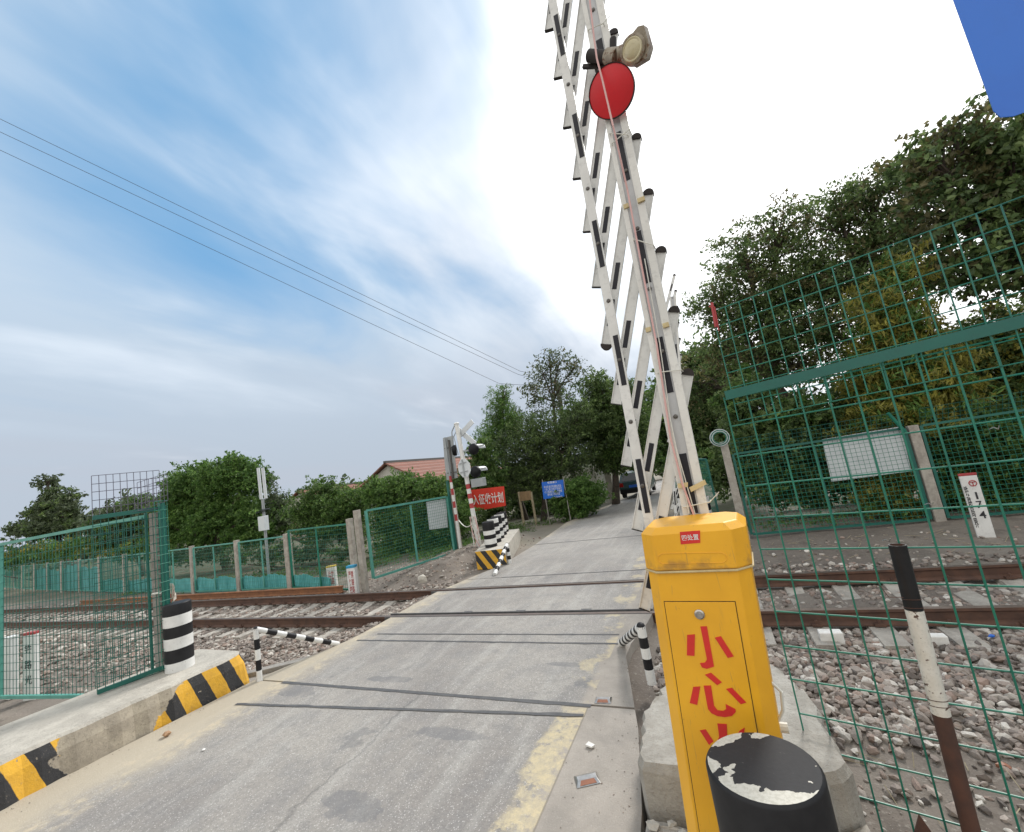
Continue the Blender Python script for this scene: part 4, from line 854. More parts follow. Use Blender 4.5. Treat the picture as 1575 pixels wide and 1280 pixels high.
b = MB(); mesh_panel(b, (-7.01, 3.36), (-7.22, 2.66), .40, 2.53, .07, .12, .0045); b.build('leaf_mesh', 'gdark', t)
b = MB(); mesh_panel(b, (-7.0, 3.30), (-7.22, 2.66), 2.53, 3.06, .07, .105, .004); mesh_panel(b, (-6.9, 3.34), (-7.02, 3.05), 2.62, 3.0, .04, .07, .0035, dz=-.09); b.build('top_mesh', 'purple', t)
b = MB(); mesh_panel(b, (-6.93, 3.34), (-6.90, 3.18), .45, 2.62, .05, .12, .004); b.tube((-7.1, 3.2, 1.40), (-6.9, 3.2, 1.41), .012, 8, k=1); b.build('wrapped_mesh', ['gmesh', 'tie'], t)
t = thing('mesh_fence', (-10.6, 2.80, 0), 'green framed mesh panel in front of the track at the left picture edge', 'fence')
PL0, PL1 = (-10.62, 2.78), (-7.22, 3.18)
b = MB(); b.beam((*PL0, .10), (*PL0, 2.43), .05, .05, (0, 1, 0)); b.beam((PL0[0]+.026, PL0[1], 2.43), (*PL1, 2.45), .045, .045); b.beam((PL0[0]+.026, PL0[1], .10), (*PL1, .12), .045, .045); b.build('frame', 'gpale', t)
b = MB(); mesh_panel(b, PL0, PL1, .10, 2.43, .085, .125, .0038, dz=.02); b.build('mesh', 'gdark', t)
b = MB(); mesh_panel(b, (-13.9, 2.40), (-10.7, 2.76), .10, 2.4, .085, .125, .0038); frame(b, (-13.9, 2.40), (-10.7, 2.76), .10, 2.4, .05); b.build('side_panel', 'gpale', t)
t = thing('cloth_rag', (-7.05, 3.42, 1.2), 'white and red rag hanging behind the banded left bollard', 'rag'); b = MB()
g0 = Vector(at(253, 898, 3.55)); W_, H_ = .17, .26; nn = 8; vs = []
for j in range(nn):
    for i in range(nn): vs.append(g0+Vector((W_*i/(nn-1)*(1-.3*j/nn)+.01*math.sin(j*1.7), .03*math.sin(i*1.9+j*.5)+.01*j, -H_*j/(nn-1)*(.6+.4*i/(nn-1))+.012*math.sin(i*2.6))))
b.add(vs, [(j*nn+i, j*nn+i+1, (j+1)*nn+i+1, (j+1)*nn+i) for j in range(nn-1) for i in range(nn-1)])
o = b.build('cloth', 'cloth', t); md = o.modifiers.new('s', 'SOLIDIFY'); md.thickness = .004
b = MB(); q0 = g0+Vector((W_*.8, -.01, -.14)); b.poly([q0, q0+Vector((.04, 0, -.01)), q0+Vector((.035, 0, -.13)), q0+Vector((-.01, 0, -.11))], (0, 1, 0), .004); b.build('red_strip', 'redcloth', t)

# far left fence
t = thing('railway_fence', (-8.63, 8.42, -.2), 'long green mesh fence on concrete posts running left beyond the track', 'fence')
FP = [(-9.05, 8.55), (-12.49, 9.22), (-15.1, 9.25), (-18.06, 9.42), (-21.3, 9.75), (-24.7, 10.15), (-28.3, 10.65), (-31.6, 11.05), (-35, 11.5), (-38.5, 12.), (-42, 12.5), (-46, 13.1), (-50, 13.8), (-55, 14.6), (-60, 15.4)]
for i, p in enumerate(FP):
    conc_post(p, -.4, 1.50 if i else 1.72, .19 if i == 1 else .15, t)
    if i+1 < len(FP):
        q = FP[i+1]; d = Vector((q[0]-p[0], q[1]-p[1])).normalized()*.12; A = (p[0]+d.x, p[1]+d.y); B = (q[0]-d.x, q[1]-d.y)
        b = MB(); frame(b, A, B, -.15, 1.42 if i else 1.58, .045, mid=True); fr = b.build('panel_frame', 'gpale' if i > 0 else 'gmesh', t)
        b = MB(); mesh_panel(b, A, B, -.15, 1.42 if i else 1.58, .1 if i < 6 else .2, .12, .0035 if i < 5 else .006); b.build('mesh', 'gmesh', fr)
conc_post((-8.62, 8.42), -.4, 1.92, .15, t)
for i, (k0, k1, h, lab) in enumerate([(1, 2, .36, 'teal cloth along the fence foot right of the second concrete post'), (2, 3, .40, 'teal cloth along the fence foot behind the banded bollard'), (3, 6, .45, 'teal cloth along the fence foot seen through the left mesh gate'), (6, 10, 1.2, 'tall teal cloth screening the fence at the far left'), (0, 1, .36, 'sagging teal cloth left of the yellow-capped post')]):
    b = MB(); n_ = 60
    A, B = Vector((*FP[k0], 0)), Vector((*FP[k1], 0)); vs = []
    if i == 4: A, B = B, B.lerp(A, .62)
    for k in range(n_+1):
        q = A.lerp(B, k/n_)+Vector((0, .07+.02*math.sin(k*.9)+.012*math.sin(k*2.3), 0)); hh = h*(1-.10*math.sin(k*.21)-.05*math.sin(k*.9))*(1 if i != 4 else 1-.35*k/n_)
        vs += [q+Vector((0, 0, -.22)), q+Vector((0, .015*math.sin(k*1.3), hh*.4-.1)), q+Vector((0, 0, hh-.12))]
    b.add(vs, [(3*k+j, 3*k+j+1, 3*k+j+4, 3*k+j+3) for k in range(n_) for j in range(2)])
    o = b.build('silt_cloth', 'tarp', origin=tuple(A)); md = o.modifiers.new('s', 'SOLIDIFY'); md.thickness = .006; tag(o, lab, 'cloth barrier', 'teal cloths tied along the fence')
# framed panel toward the signal
t = thing('mesh_fence', (-8.5, 8.6, -.2), 'green framed mesh panel in front of the hedge, left of the signal pole', 'fence'); A, B = (-8.5, 8.62), (-7.80, 11.45)
b = MB(); frame(b, A, B, .10, 1.86, .06, dz=-.05, mid=True); b.build('frame', 'gpale', t)
b = MB(); mesh_panel(b, A, B, .12, 1.85, .075, .085, .0035, dz=-.05); b.build('mesh', 'gmesh', t)
for p, z in (((-7.72, 11.62), 2.0),): conc_post(p, -.2, z, .17, t)
b = MB(); b.beam((-7.74, 11.50, 0), (-7.74, 11.50, 2.3), .06, .06, (0, 1, 0)); b.build('post', 'gdark', t)
nB = Vector((B[1]-A[1], -(B[0]-A[0]), 0)).normalized(); nB = nB if nB.dot(Vector((0, -1, 0))) > 0 or True else -nB
q = [Vector(onplane(u, v, Vector((A[0], A[1], 0))+Vector((-.05, .012, 0)), (B[1]-A[1], -(B[0]-A[0]), 0))) for u, v in ((656, 772), (686, 767), (689, 811), (661, 815))]
b = MB(); b.poly(q, (-.97, .2, 0), .01); tag(b.build('notice_board', 'board', origin=tuple(q[3])), 'small blank white board on the mesh panel left of the signal pole', 'notice board')

# ------------------------------------------------------------------ far pedestal and bollards
b = MB(); b.prism([(-5.93, 9.62, -.1), (-5.03, 9.58, -.1), (-6.40, 13.5, -.2), (-7.4, 13.5, -.2)], [(-5.93, 9.62, .36), (-5.05, 9.60, .38), (-6.40, 13.5, .27), (-7.4, 13.5, .27)])
b.mi = [1, 1, 0, 1, 1, 1]; o = b.build('concrete_island', ['kerbfar', 'pale_concrete'], origin=(-5.5, 9.6, 0), bevel=.01); tag(o, 'concrete island with hazard striped front under the far bollards', 'concrete island')
labs = ['nearest checkered bollard on the concrete island below the red banner', 'second checkered bollard on the concrete island', 'middle checkered bollard on the concrete island', 'fourth checkered bollard on the concrete island', 'farthest checkered bollard on the concrete island']
for i in range(5):
    ev = [(.17, 0), (.34, 1), (.5, 0), (.67, 1), (.84, 0), (1, 1)] if i % 2 else [(.13, 0), (.34, 1), (.5, 0), (.67, 1), (.84, 0), (1, 0)]
    bollard((float(at((753, 761, 767, 772, 776)[i], 822, 10.15+.72*i)[0]), 10.15+.72*i, .355-.02*i), .165, .66, labs[i], ev, 'painted concrete bollards')
rl = ['checkered bollard left of the right fence post, nearest the tracks', 'middle checkered bollard behind the green mesh right of the boom', 'checkered bollard farthest up the road on its right side']
for i in range(3):
    bollard((-.35-.32*i, 11.3+1.6*i, -.08), .17, .95, rl[i], [(.17, 1), (.34, 0), (.5, 1), (.67, 0), (.84, 1), (1, 0)] if i % 2 else [(.17, 0), (.34, 1), (.5, 0), (.67, 1), (.84, 0), (1, 1)], 'painted concrete bollards')

# ------------------------------------------------------------------ signal mast
sx, sy = -6.78, 11.3
t = thing('signal_mast', (sx, sy, .05), 'white road signal mast with two black lamps and a red and white foot', 'traffic signal')
def rel(u, v, y=sy): return Vector(at(u, v, y))
base = Vector((sx, sy, .1)); top = rel(702, 652); 
b = MB(); n_ = 12
f_ = lambda z: base.lerp(top, (z-base.z)/(top.z-base.z))
zs = [0, 1.35, 1.5, 1.65, 1.8, 1.95, 2.1]; b.tube(f_(-.1), f_(1.35), .07, 16)
for i in range(1, 6): b.tube(f_(zs[i]), f_(zs[i+1]), .066, 16, k=i % 2)
b.tube(f_(2.1), f_(top.z), .07, 16); b.ball(top, .09, .09, .05); b.build('pole', ['white', 'redband'], t, smooth=True)
LN = Vector((-.15, 1, 0))  # lamps face up the road, we see their backs
for k, (u, v) in enumerate(((728, 691), (731, 726))):
    c = rel(u, v); b = MB(); b.lathe(c, [(0, -.10), (.10, -.10), (.17, -.04), (.18, .02), (.18, .06)], 24, axis=(.15, 1, 0)); h_ = b.build('signal_lamp', 'lamp_black', t, smooth=True)
    b = MB()                                                # hood
    ag = np.linspace(0, math.pi, 10); A = [c+Vector((.16*math.cos(a), .06, .16*math.sin(a))) for a in ag]; B = [c+Vector((.15*math.cos(a)+.07, .42, .15*math.sin(a))) for a in ag]
    b.add(A+B, [(i, i+1, 11+i, 10+i) for i in range(9)]); ho = b.build('hood', 'sign_back', h_); md = ho.modifiers.new('s', 'SOLIDIFY'); md.thickness = .012
    b = MB(); b.beam(f_(c.z), c, .03, .04); b.beam(c+Vector((.12, 0, .06)), c+Vector((.34, .1, .07)), .03, .05); b.build('bracket', 'sign_back', h_)
c = rel(699, 693); b = MB(); b.lathe(c, [(0, -.08), (.13, -.08), (.18, .0), (.17, .06), (0, .07)], 20, axis=(.7, .5, 0)); b.build('side_lamp', 'lamp_black', t, smooth=True)
c = rel(714, 720, sy-.12); b = MB(); pts = [c+Vector((.235*math.cos(a), 0, .30*math.sin(a))) for a in [math.pi/8+math.pi/4*i for i in range(8)]]; b.poly(pts, (0, 1, 0), .012); og = b.build('octagonal_sign', 'board', t)
b = MB(); b.beam(c+Vector((-.02, -.015, -.25)), c+Vector((-.03, -.015, .27)), .05, .02, (0, 1, 0)); b.beam(c+Vector((-.18, -.02, .15)), c+Vector((.1, -.02, .17)), .02, .02); b.beam(c+Vector((-.18, -.02, -.12)), c+Vector((.12, -.02, -.10)), .02, .02); b.build('sign_stiffener', 'sign_back', og)
b = MB(); c1 = rel(714, 668, sy+.1)
b.beam(rel(705, 672, sy+.1), rel(727, 648, sy+.1), .02, .16, (0, 0, 1)); b.beam(rel(704, 660, sy+.13), rel(731, 683, sy+.13), .02, .16, (0, 0, 1)); b.build('crossbuck', 'board', t)
b = MB(); b.path([rel(697, 712), rel(695, 664), rel(699, 655), top], .018, 6); b.path([rel(705, 700), rel(698, 672), rel(703, 660)], .012, 6); b.build('arch_pipe', 'sign_back', t)
c = rel(736, 742, sy+.1); b = MB(); b.box((c.x-.22, c.y-.1, c.z-.13), (c.x+.22, c.y+.1, c.z+.13)); b.build('junction_box', 'sign_back', t, bevel=.01)
for k in range(7):
    b = MB(); z_ = 1.1; p = [f_(z_-i*.2)+Vector((.09*math.cos(k*.9+i*.5)+.05*math.sin(i+k), -.07-.03*math.sin(i*1.4+k), 0)) for i in range(6)]; b.path(p, .012, 5); b.build('hanging_cable', 'tie' if k % 3 else 'pink', t)
b = MB(); p = [f_(1.15)+Vector((-.02, -.08, 0))]+[f_(1.0).lerp(Vector((-7.6, 11.5, 1.15)), i/8)+Vector((0, 0, -.28*math.sin(math.pi*i/8))) for i in range(1, 8)]; b.path(p, .015, 6); b.build('looping_cable', 'tie', t)
t = thing('sign_pole', (-7.62, 11.5, 0), 'red and white banded pole with the grey back of a long sign', 'road sign')
b0 = Vector((-7.55, 11.42, .0)); t0 = rel(684, 673, 11.42)
g_ = lambda f: b0.lerp(t0, f); b = MB()
for i in range(8): b.tube(g_(.22+i*.055), g_(.22+(i+1)*.055), .042, 14, k=i % 2)
b.tube(g_(0), g_(.22), .042, 14); b.tube(g_(.66), g_(1.0), .03, 12, k=2); b.build('pole', ['white', 'redband', 'sign_back'], t, smooth=True)
q = [rel(u, v, 11.5) for u, v in ((681, 674), (697, 670), (698, 690), (701, 715), (704, 735), (687, 739), (684, 715))]
b = MB(); b.poly(q, (0, 1, 0), .015); sgn = b.build('sign_plate', 'sign_back', t, bevel=.004)
b = MB(); b.beam(rel(690, 677, 11.47), rel(697, 736, 11.47), .05, .03, (0, 1, 0)); b.beam(rel(684, 690, 11.46), rel(697, 688, 11.46), .03, .03); b.beam(rel(688, 728, 11.46), rel(702, 726, 11.46), .03, .03); b.build('stiffener', 'bolt', sgn)

# ------------------------------------------------------------------ banner, notice boards, wall, car
q = [Vector(at(u, v, 15.5)) for u, v in ((721, 754), (775, 748), (778, 778), (722, 788))]
t = thing('red_banner', (-8.6, 15.5, -.1), 'red banner with white characters 入征收计划 hung between posts under the trees', 'banner')
b = MB(); b.poly(q, (0, 1, 0), .02); bn = b.build('banner_cloth', 'banner', t)
rt = (q[1]-q[0]).normalized(); upv = Vector((0, 0, 1)); cen = sum(q, Vector())/4
lettering('入征收计划', 'text_white', cen+rt*.06+Vector((0, -.005, .0)), rt, upv-rt*rt.z, (q[1]-q[0]).length*.86, .44, bn, .004, .012)
for k, u in enumerate((722, 775)):
    b = MB(); p = Vector(at(u, 772, 15.56)); b.tube((p.x, p.y, -.3), (p.x, p.y, p.z+.4), .035, 8); b.build('post', 'bark', t)
t = thing('blue_notice_board', (-6.3, 17.35, -.2), 'blue notice board with white text on two thin posts beside the road', 'notice board')
q = [Vector(at(u, v, 17.3)) for u, v in ((833, 742), (866, 738), (868, 764), (836, 768))]
b = MB(); b.poly(q, (0, 1, 0), .03); bp_ = b.build('board', 'bluesign', t)
for u, v in ((834, 738), (866, 735)):
    b = MB(); p = Vector(at(u, v, 17.35)); b.tube((p.x, p.y, -.3), tuple(p), .025, 8); b.build('post', 'steel', t)
rt = (q[1]-q[0]).normalized(); cen = sum(q, Vector())/4; upv = (Vector((0, 0, 1))-rt*rt.z).normalized()
lettering('铁路道口', 'text_white', cen+upv*.31, rt, upv, .42, .09, bp_, .004, .01)
lettering('机动车通过时请确认安全\n一停二看三通过严禁抢行\n行人车辆禁止在道口停留\n遵守道口管理规定', 'text_white', cen-upv*.03, rt, upv, .80, .44, bp_, .004)
lettering('铁路工务段', 'text_white', cen+rt*.2-upv*.33, rt, upv, .36, .06, bp_, .004)
t = thing('wooden_notice_board', (-8.1, 18, -.2), 'small brown board on two thick posts under the trees left of the blue board', 'notice board')
b = MB(); q = [Vector(at(u, v, 18)) for u, v in ((799, 757), (816, 755), (817, 769), (800, 771))]; b.poly(q, (0, 1, 0), .05); b.build('board', 'wood', t)
for u in (799, 818): b = MB(); p = Vector(at(u, 765, 18.06)); b.tube((p.x, p.y, -.3), (p.x, p.y, p.z+.25), .06, 8); b.build('post', 'dry', t)
t = thing('boundary_wall', (-6.2, 24, -.4), 'grey plastered wall with a brick gate pier beside the parked car', 'wall')
b = MB(); b.box((-12, 25.2, -.6), (-6.3, 25.45, 1.75)); b.build('wall_panel', 'wallm', t)
b = MB(); b.prism([(-6.3, 25.2, -.6), (-5.55, 24.4, -.6), (-5.4, 24.6, -.6), (-6.1, 25.45, -.6)], [(-6.3, 25.2, 1.72), (-5.55, 24.4, 1.72), (-5.4, 24.6, 1.72), (-6.1, 25.45, 1.72)]); b.build('return_wall', 'wallm', t)
b = MB(); b.box((-5.55, 24.2, -.6), (-5.2, 24.55, 1.85)); b.box((-5.6, 24.15, 1.85), (-5.15, 24.6, 1.95)); b.build('pier', 'concrete', t, bevel=.01)

def car(loc, rz):
    t = thing('parked_car', loc, 'dark teal car seen from behind, parked on the far road by the wall', 'car')
    L_, W2 = 4.1, .80
    prof = [(0, .30), (0, .62), (.06, .95), (.50, 1.42), (.9, 1.50), (2.1, 1.48), (2.75, 1.02), (3.9, .86), (4.1, .62), (4.1, .30)]
    Wd = [W2, W2, W2*.98, W2*.84, W2*.80, W2*.80, W2*.93, W2*.93, W2, W2]; x0, y0, z0 = loc; n = len(prof)
    A = [(x0-w, y0+p, z0+h) for (p, h), w in zip(prof, Wd)]; B = [(x0+w, y0+p, z0+h) for (p, h), w in zip(prof, Wd)]
    b = MB(); b.add(A+B, [tuple(range(n)), tuple(range(2*n-1, n-1, -1))]+[(i, n+i, n+(i+1) % n, (i+1) % n) for i in range(n)]); body = b.build('body', 'carpaint', t, bevel=.05)
    b = MB(); b.poly([(x0-.60, y0+.10, z0+.99), (x0+.60, y0+.10, z0+.99), (x0+.54, y0+.46, z0+1.38), (x0-.54, y0+.46, z0+1.38)], (0, -.9, .5), .02); b.build('rear_window', 'glass', t)
    for s_ in (-1, 1):
        b = MB(); b.poly([(x0+s_*.675, y0+1.0, z0+1.40), (x0+s_*.72, y0+2.55, z0+1.06), (x0+s_*.755, y0+.55, z0+1.06)], (s_, 0, .2), .02); b.build('side_window', 'glass', t)
        b = MB(); b.box((x0+s_*.66-.12, y0-.02, z0+.70), (x0+s_*.66+.12, y0+.06, z0+.92)); b.build('tail_lamp', 'taillamp', t, bevel=.01)
        for yy in (.75, 3.3):
            b = MB(); b.lathe((x0+s_*.70, y0+yy, z0+.31), [(0, -.10), (.30, -.10), (.31, -.05), (.31, .05), (.30, .10), (0, .10)], 20, axis=(1, 0, 0)); wh = b.build('wheel', 'tyre', t, smooth=True)
            b = MB(); b.lathe((x0+s_*.80, y0+yy, z0+.31), [(.18, 0), (.16, .01), (0, .012)], 16, axis=(s_, 0, 0)); b.build('rim', 'steel', wh)
    b = MB(); b.box((x0-.74, y0-.07, z0+.30), (x0+.74, y0+.05, z0+.55)); b.build('bumper', 'lamp_black', t, bevel=.03)
    b = MB(); b.box((x0-.22, y0-.03, z0+.62), (x0+.22, y0+.02, z0+.76)); b.build('number_plate', 'bluesign', t)
    return t
car((-4.15, 24.6, -.32), 0)

# ------------------------------------------------------------------ pole with tubes at the left, wires, utility pole
t = thing('antenna_pole', (-15.5, 10.4, -.3), 'slim grey pole with two white tubes and a white box behind the left fence', 'pole')
p0 = Vector(at(414, 893, 10.5)); p1 = Vector(at(404, 768, 10.5)); b = MB(); b.tube((p0.x, p0.y, -.4), tuple(p1), .05, 10); b.build('pole', 'sign_back', t, smooth=True)
for k, (a, c) in enumerate((((402, 768), (397, 720)), ((409, 767), (404, 720)))):
    b = MB(); b.tube(at(*a, 10.5), at(*c, 10.5), .055, 12); b.build('white_tube', 'board', t, smooth=True)
b = MB(); q = Vector(at(407, 804, 10.42)); b.box((q.x-.2, q.y-.12, q.z-.28), (q.x+.17, q.y+.05, q.z+.25)); b.build('equipment_box', 'board', t, bevel=.01)
b = MB(); b.beam(Vector(at(399, 789, 10.4)), Vector(at(409, 783, 10.4)), .3, .03); b.build('small_panel', 'glass', t)
UP = Vector(at(855, 585, 22)); 
t = thing('utility_pole', (UP.x, UP.y, -.4), 'concrete utility pole rising among the trees left of the road', 'utility pole')
ub = Vector((UP.x+.0, UP.y, -.4)); b = MB(); b.tube(ub, UP, .15, 14, r1=.10); b.build('pole', 'grey_concrete', t, smooth=True)
b = MB(); b.beam(UP+Vector((-.8, 0, -.25)), UP+Vector((.8, 0, -.25)), .08, .08); b.build('crossarm', 'bolt', t)
for s_ in (-.7, 0, .7): b = MB(); b.lathe(UP+Vector((s_, 0, -.2)), [(.04, 0), (.06, .05), (.04, .1), (.05, .14), (0, .18)], 10); b.build('insulator', 'board', t)
ends = [((0, 183), (800, 571)), ((0, 203), (797, 576)), ((0, 231), (768, 590))]
lw = ['topmost overhead wire crossing the sky at the left', 'middle overhead wire crossing the sky, just under the topmost', 'lowest of the three overhead wires crossing the sky']
for k, (a, c) in enumerate(ends):
    A = Vector(at(*a, 7.)); B = Vector(at(*c, 24.)); A = A+(A-B)*.8; A.z += 0
    if k == 2: E_ = UP+Vector((-.7, 0, 0))
    else: E_ = UP+Vector((.7*(1-k), 0, 0))
    b = MB(); n_ = 40; pts = []
    for i in range(n_+1): f = i/n_; p = A.lerp(B, f); pts.append(p)
    pts.append(B.lerp(E_, .5)+Vector((0, 0, -.1))); pts.append(E_)
    b.path(pts, .0125, 5); tag(b.build('overhead_wire', 'wire', origin=tuple(E_)), lw[k], 'wire', 'three overhead wires')

# ------------------------------------------------------------------ blue sign at top right
t = thing('blue_sign', (1.9, 2.25, -.3), 'plain blue sheet sign at the top right picture corner', 'sign')
lft = Vector(at(1468, 0, 2.2)); bl_ = Vector(at(1523, 180, 2.2)); x0 = bl_.x+.015; zb = bl_.z-.03; xr_ = x0+1.1
P = [(x0+.045, zb), (xr_, zb), (xr_, zb+1.5), (x0, zb+1.5), (x0, zb+.05), (x0+.012, zb+.014)]
b = MB(); b.poly([(x, 2.2, z) for x, z in P], (0, 1, 0), .004); b.build('sign_plate', 'bluesign', t)
b = MB(); b.tube((x0+.62, 2.27, -.4), (x0+.62, 2.27, zb+1.3), .05, 14); b.build('pole', 'steel', t, smooth=True)

# ------------------------------------------------------------------ house
def house(name, loc, label, hw_, ln_, ze, zr, wallm='wallm', az=0.):
    x, y, z = loc; t = thing(name, loc, label, 'house')
    b = MB(); A = [(x-hw_, y, z), (x+hw_, y, z), (x+hw_, y, ze), (x, y, zr-.1), (x-hw_, y, ze)]; B = [(p[0], y+ln_, p[2]) for p in A]
    b.add(A+B, [tuple(range(5)), tuple(range(9, 4, -1))]+[(i, 5+i, 5+(i+1) % 5, (i+1) % 5) for i in range(5)]); b.build('wall', wallm, t)
    ov = .35; sl2 = (zr-ze)/hw_
    for s_ in (-1, 1):
        b = MB(); q = [(x, y-ov, zr), (x+s_*(hw_+ov), y-ov, ze-sl2*ov), (x+s_*(hw_+ov), y+ln_+ov, ze-sl2*ov), (x, y+ln_+ov, zr)]
        b.poly(q, (0, 0, 1), .12); r_ = b.build('roof_slope', 'tiles', t)
    b = MB(); b.beam((x, y-ov, zr+.14), (x, y+ln_+ov, zr+.14), .25, .2); b.build('ridge', 'bolt', t)
    b = MB(); b.box((x+hw_*.2, y-.03, z+1.0), (x+hw_*.6, y+.02, z+2.0)); b.build('window', 'glass', t)
    b = MB(); b.box((x-hw_*.5, y-.03, z+0), (x-hw_*.2, y+.02, z+2.0)); b.build('door', 'wood', t)
    return t
house('village_house', (-22.8, 26, -.6), 'house with red tiled roof and pale gable beyond the hedge', 4.0, 13, 2.45, 4.55)
house('village_house', (-38, 30, -.6), 'far house of which a bit of red roof shows above the trees at the left', 3.4, 10, 2.3, 3.95)

# ------------------------------------------------------------------ trees
def leaves(twigs, per, rad, size, mat_i=0, drop=.2, asp=.45, flat=.8):
    """sprays of folded leaves strung along short twigs"""
    tw = np.array(twigs); m_ = len(tw); n = m_*per
    ax3 = rng.normal(0, 1, (m_, 3)); ax3[:, 2] = ax3[:, 2]*.6-drop*.5; ax3 /= np.linalg.norm(ax3, axis=1, keepdims=True)
    tt = rng.uniform(-1, 1, (n, 1)); A = np.repeat(ax3, per, 0)
    c = np.repeat(tw, per, 0)+A*tt*rad+rng.normal(0, 1, (n, 3))*rad*.26*(1.25-np.abs(tt))*np.array([1, 1, flat])
    d = A*.8+rng.normal(0, 1, (n, 3))*.8; d[:, 2] -= drop*2; d /= np.linalg.norm(d, axis=1, keepdims=True)
    u = rng.normal(0, 1, (n, 3)); u -= d*(u*d).sum(1, keepdims=True); u /= np.linalg.norm(u, axis=1, keepdims=True)
    s_ = size*rng.uniform(.6, 1.3, (n, 1)); w = s_*asp
    nn = np.cross(d, u)
    V = np.stack([c-d*s_*.5, c-d*s_*.12+u*w*.5+nn*w*.15, c+d*s_*.5, c-d*s_*.12-u*w*.5+nn*w*.15], 1).reshape(-1, 3)
    Fq = np.arange(n*4).reshape(-1, 4)
    return V, Fq
def mesh_np(name, V, Fq, mats, parent, mi=None):
    root = parent
    while root is not None and root.parent is not None: root = root.parent
    o0 = np.array(root.location) if root else 0
    me = bpy.data.meshes.new(name); me.from_pydata((V-o0).tolist(), [], Fq.tolist())
    for m in mats: me.materials.append(LM[m] if m in LM else M[m])
    if mi is not None: me.polygons.foreach_set('material_index', mi)
    me.update(); o = bpy.data.objects.new(name, me); COL.objects.link(o)
    if parent: o.parent = parent
    return o
def tree(name, loc, label, blobs, mats, ntw, per, size, rad=.35, group=None, trunk_r=.14, cat='tree', asp=.45, fill=.45, drop=.2, limbs=True):
    """blobs: (cx, cy, cz, rx, ry, rz) in world metres; twigs fill them with an uneven edge"""
    t = thing(name, loc, label, cat, group); B = np.array(blobs, float); vol = B[:, 3]*B[:, 4]*B[:, 5]; pr = vol/vol.sum(); tw = []; bi = []
    cnt = np.maximum(4, (pr*ntw).astype(int))
    for k, (cx_, cy_, cz_, rx, ry, rz) in enumerate(B):
        m_ = cnt[k]; d = rng.normal(0, 1, (m_, 3)); d /= np.linalg.norm(d, axis=1, keepdims=True)
        ln_ = 1+.22*np.sin(d[:, 0]*7+k*1.7)+.20*np.sin(d[:, 2]*9+d[:, 1]*5+k*2)+.12*np.sin(d[:, 1]*13+k)
        rr = rng.uniform(fill, 1.0, m_)**.6*ln_
        tw.append(np.array([cx_, cy_, cz_])+d*rr[:, None]*np.array([rx, ry, rz])); bi += [k]*m_
    tw = np.concatenate(tw); tw[:, 2] = np.maximum(tw[:, 2], loc[2]+.08)
    V, Fq = leaves(tw, per, rad, size, drop=drop, asp=asp)
    mi = np.repeat(rng.choice(len(mats), len(tw), p=[.75, .25] if len(mats) == 2 else [1.]), per) if len(mats) > 1 else None
    mesh_np('crown', V, Fq, mats, t, mi)
    b = MB(); base = Vector(loc)-Vector((0, 0, .2)); low = min(B[:, 2]-B[:, 5]*.3); cen = Vector((float(np.average(B[:, 0], weights=pr)), float(np.average(B[:, 1], weights=pr)), float(low)))
    if cen.z < base.z+.3: cen.z = base.z+.3
    k1 = base.lerp(cen, .5)+Vector((rng.normal(0, .06), rng.normal(0, .06), 0)); b.tube(base, k1, trunk_r*1.2, 10, r1=trunk_r*.9); b.tube(k1, cen, trunk_r*.9, 10, r1=trunk_r*.7)
    if limbs:
        for k in range(len(B)):
            c = Vector(B[k, :3]); md_ = cen.lerp(c, .5)+Vector((0, 0, .12*abs(c.z-cen.z))); b.tube(cen, md_, trunk_r*.55, 7, r1=trunk_r*.4); b.tube(md_, c, trunk_r*.4, 7, r1=trunk_r*.22)
            sel = tw[np.array(bi) == k]; sel = sel[::max(1, len(sel)//16)]
            for q in sel: q = Vector(q); h_ = md_.lerp(c, rng.uniform(.2, 1)); b.tube(h_, h_.lerp(q, .6)+Vector((0, 0, .05)), trunk_r*.16, 5, r1=trunk_r*.09, caps=False); b.tube(h_.lerp(q, .6)+Vector((0, 0, .05)), q, trunk_r*.09, 4, r1=.006, caps=False)
    b.build('trunk', 'bark', t, smooth=True); return t
def pb(y, items, thick=.8):      # crown blobs measured off the photograph at distance y: (u, v, radius_px_x, radius_px_z)
    out = []
    for it in items:
        u, v, rx, rz = it[:4]; yy = y+(it[4] if len(it) > 4 else 0); c = at(u, v, yy); dep = float((RM.T@(c-CAMP))[2])
        out.append((c[0], c[1], c[2], rx*dep/F, max(rx, rz)*dep/F*thick, rz*dep/F))
    return out
GT = 'trees and shrubs round the crossing'
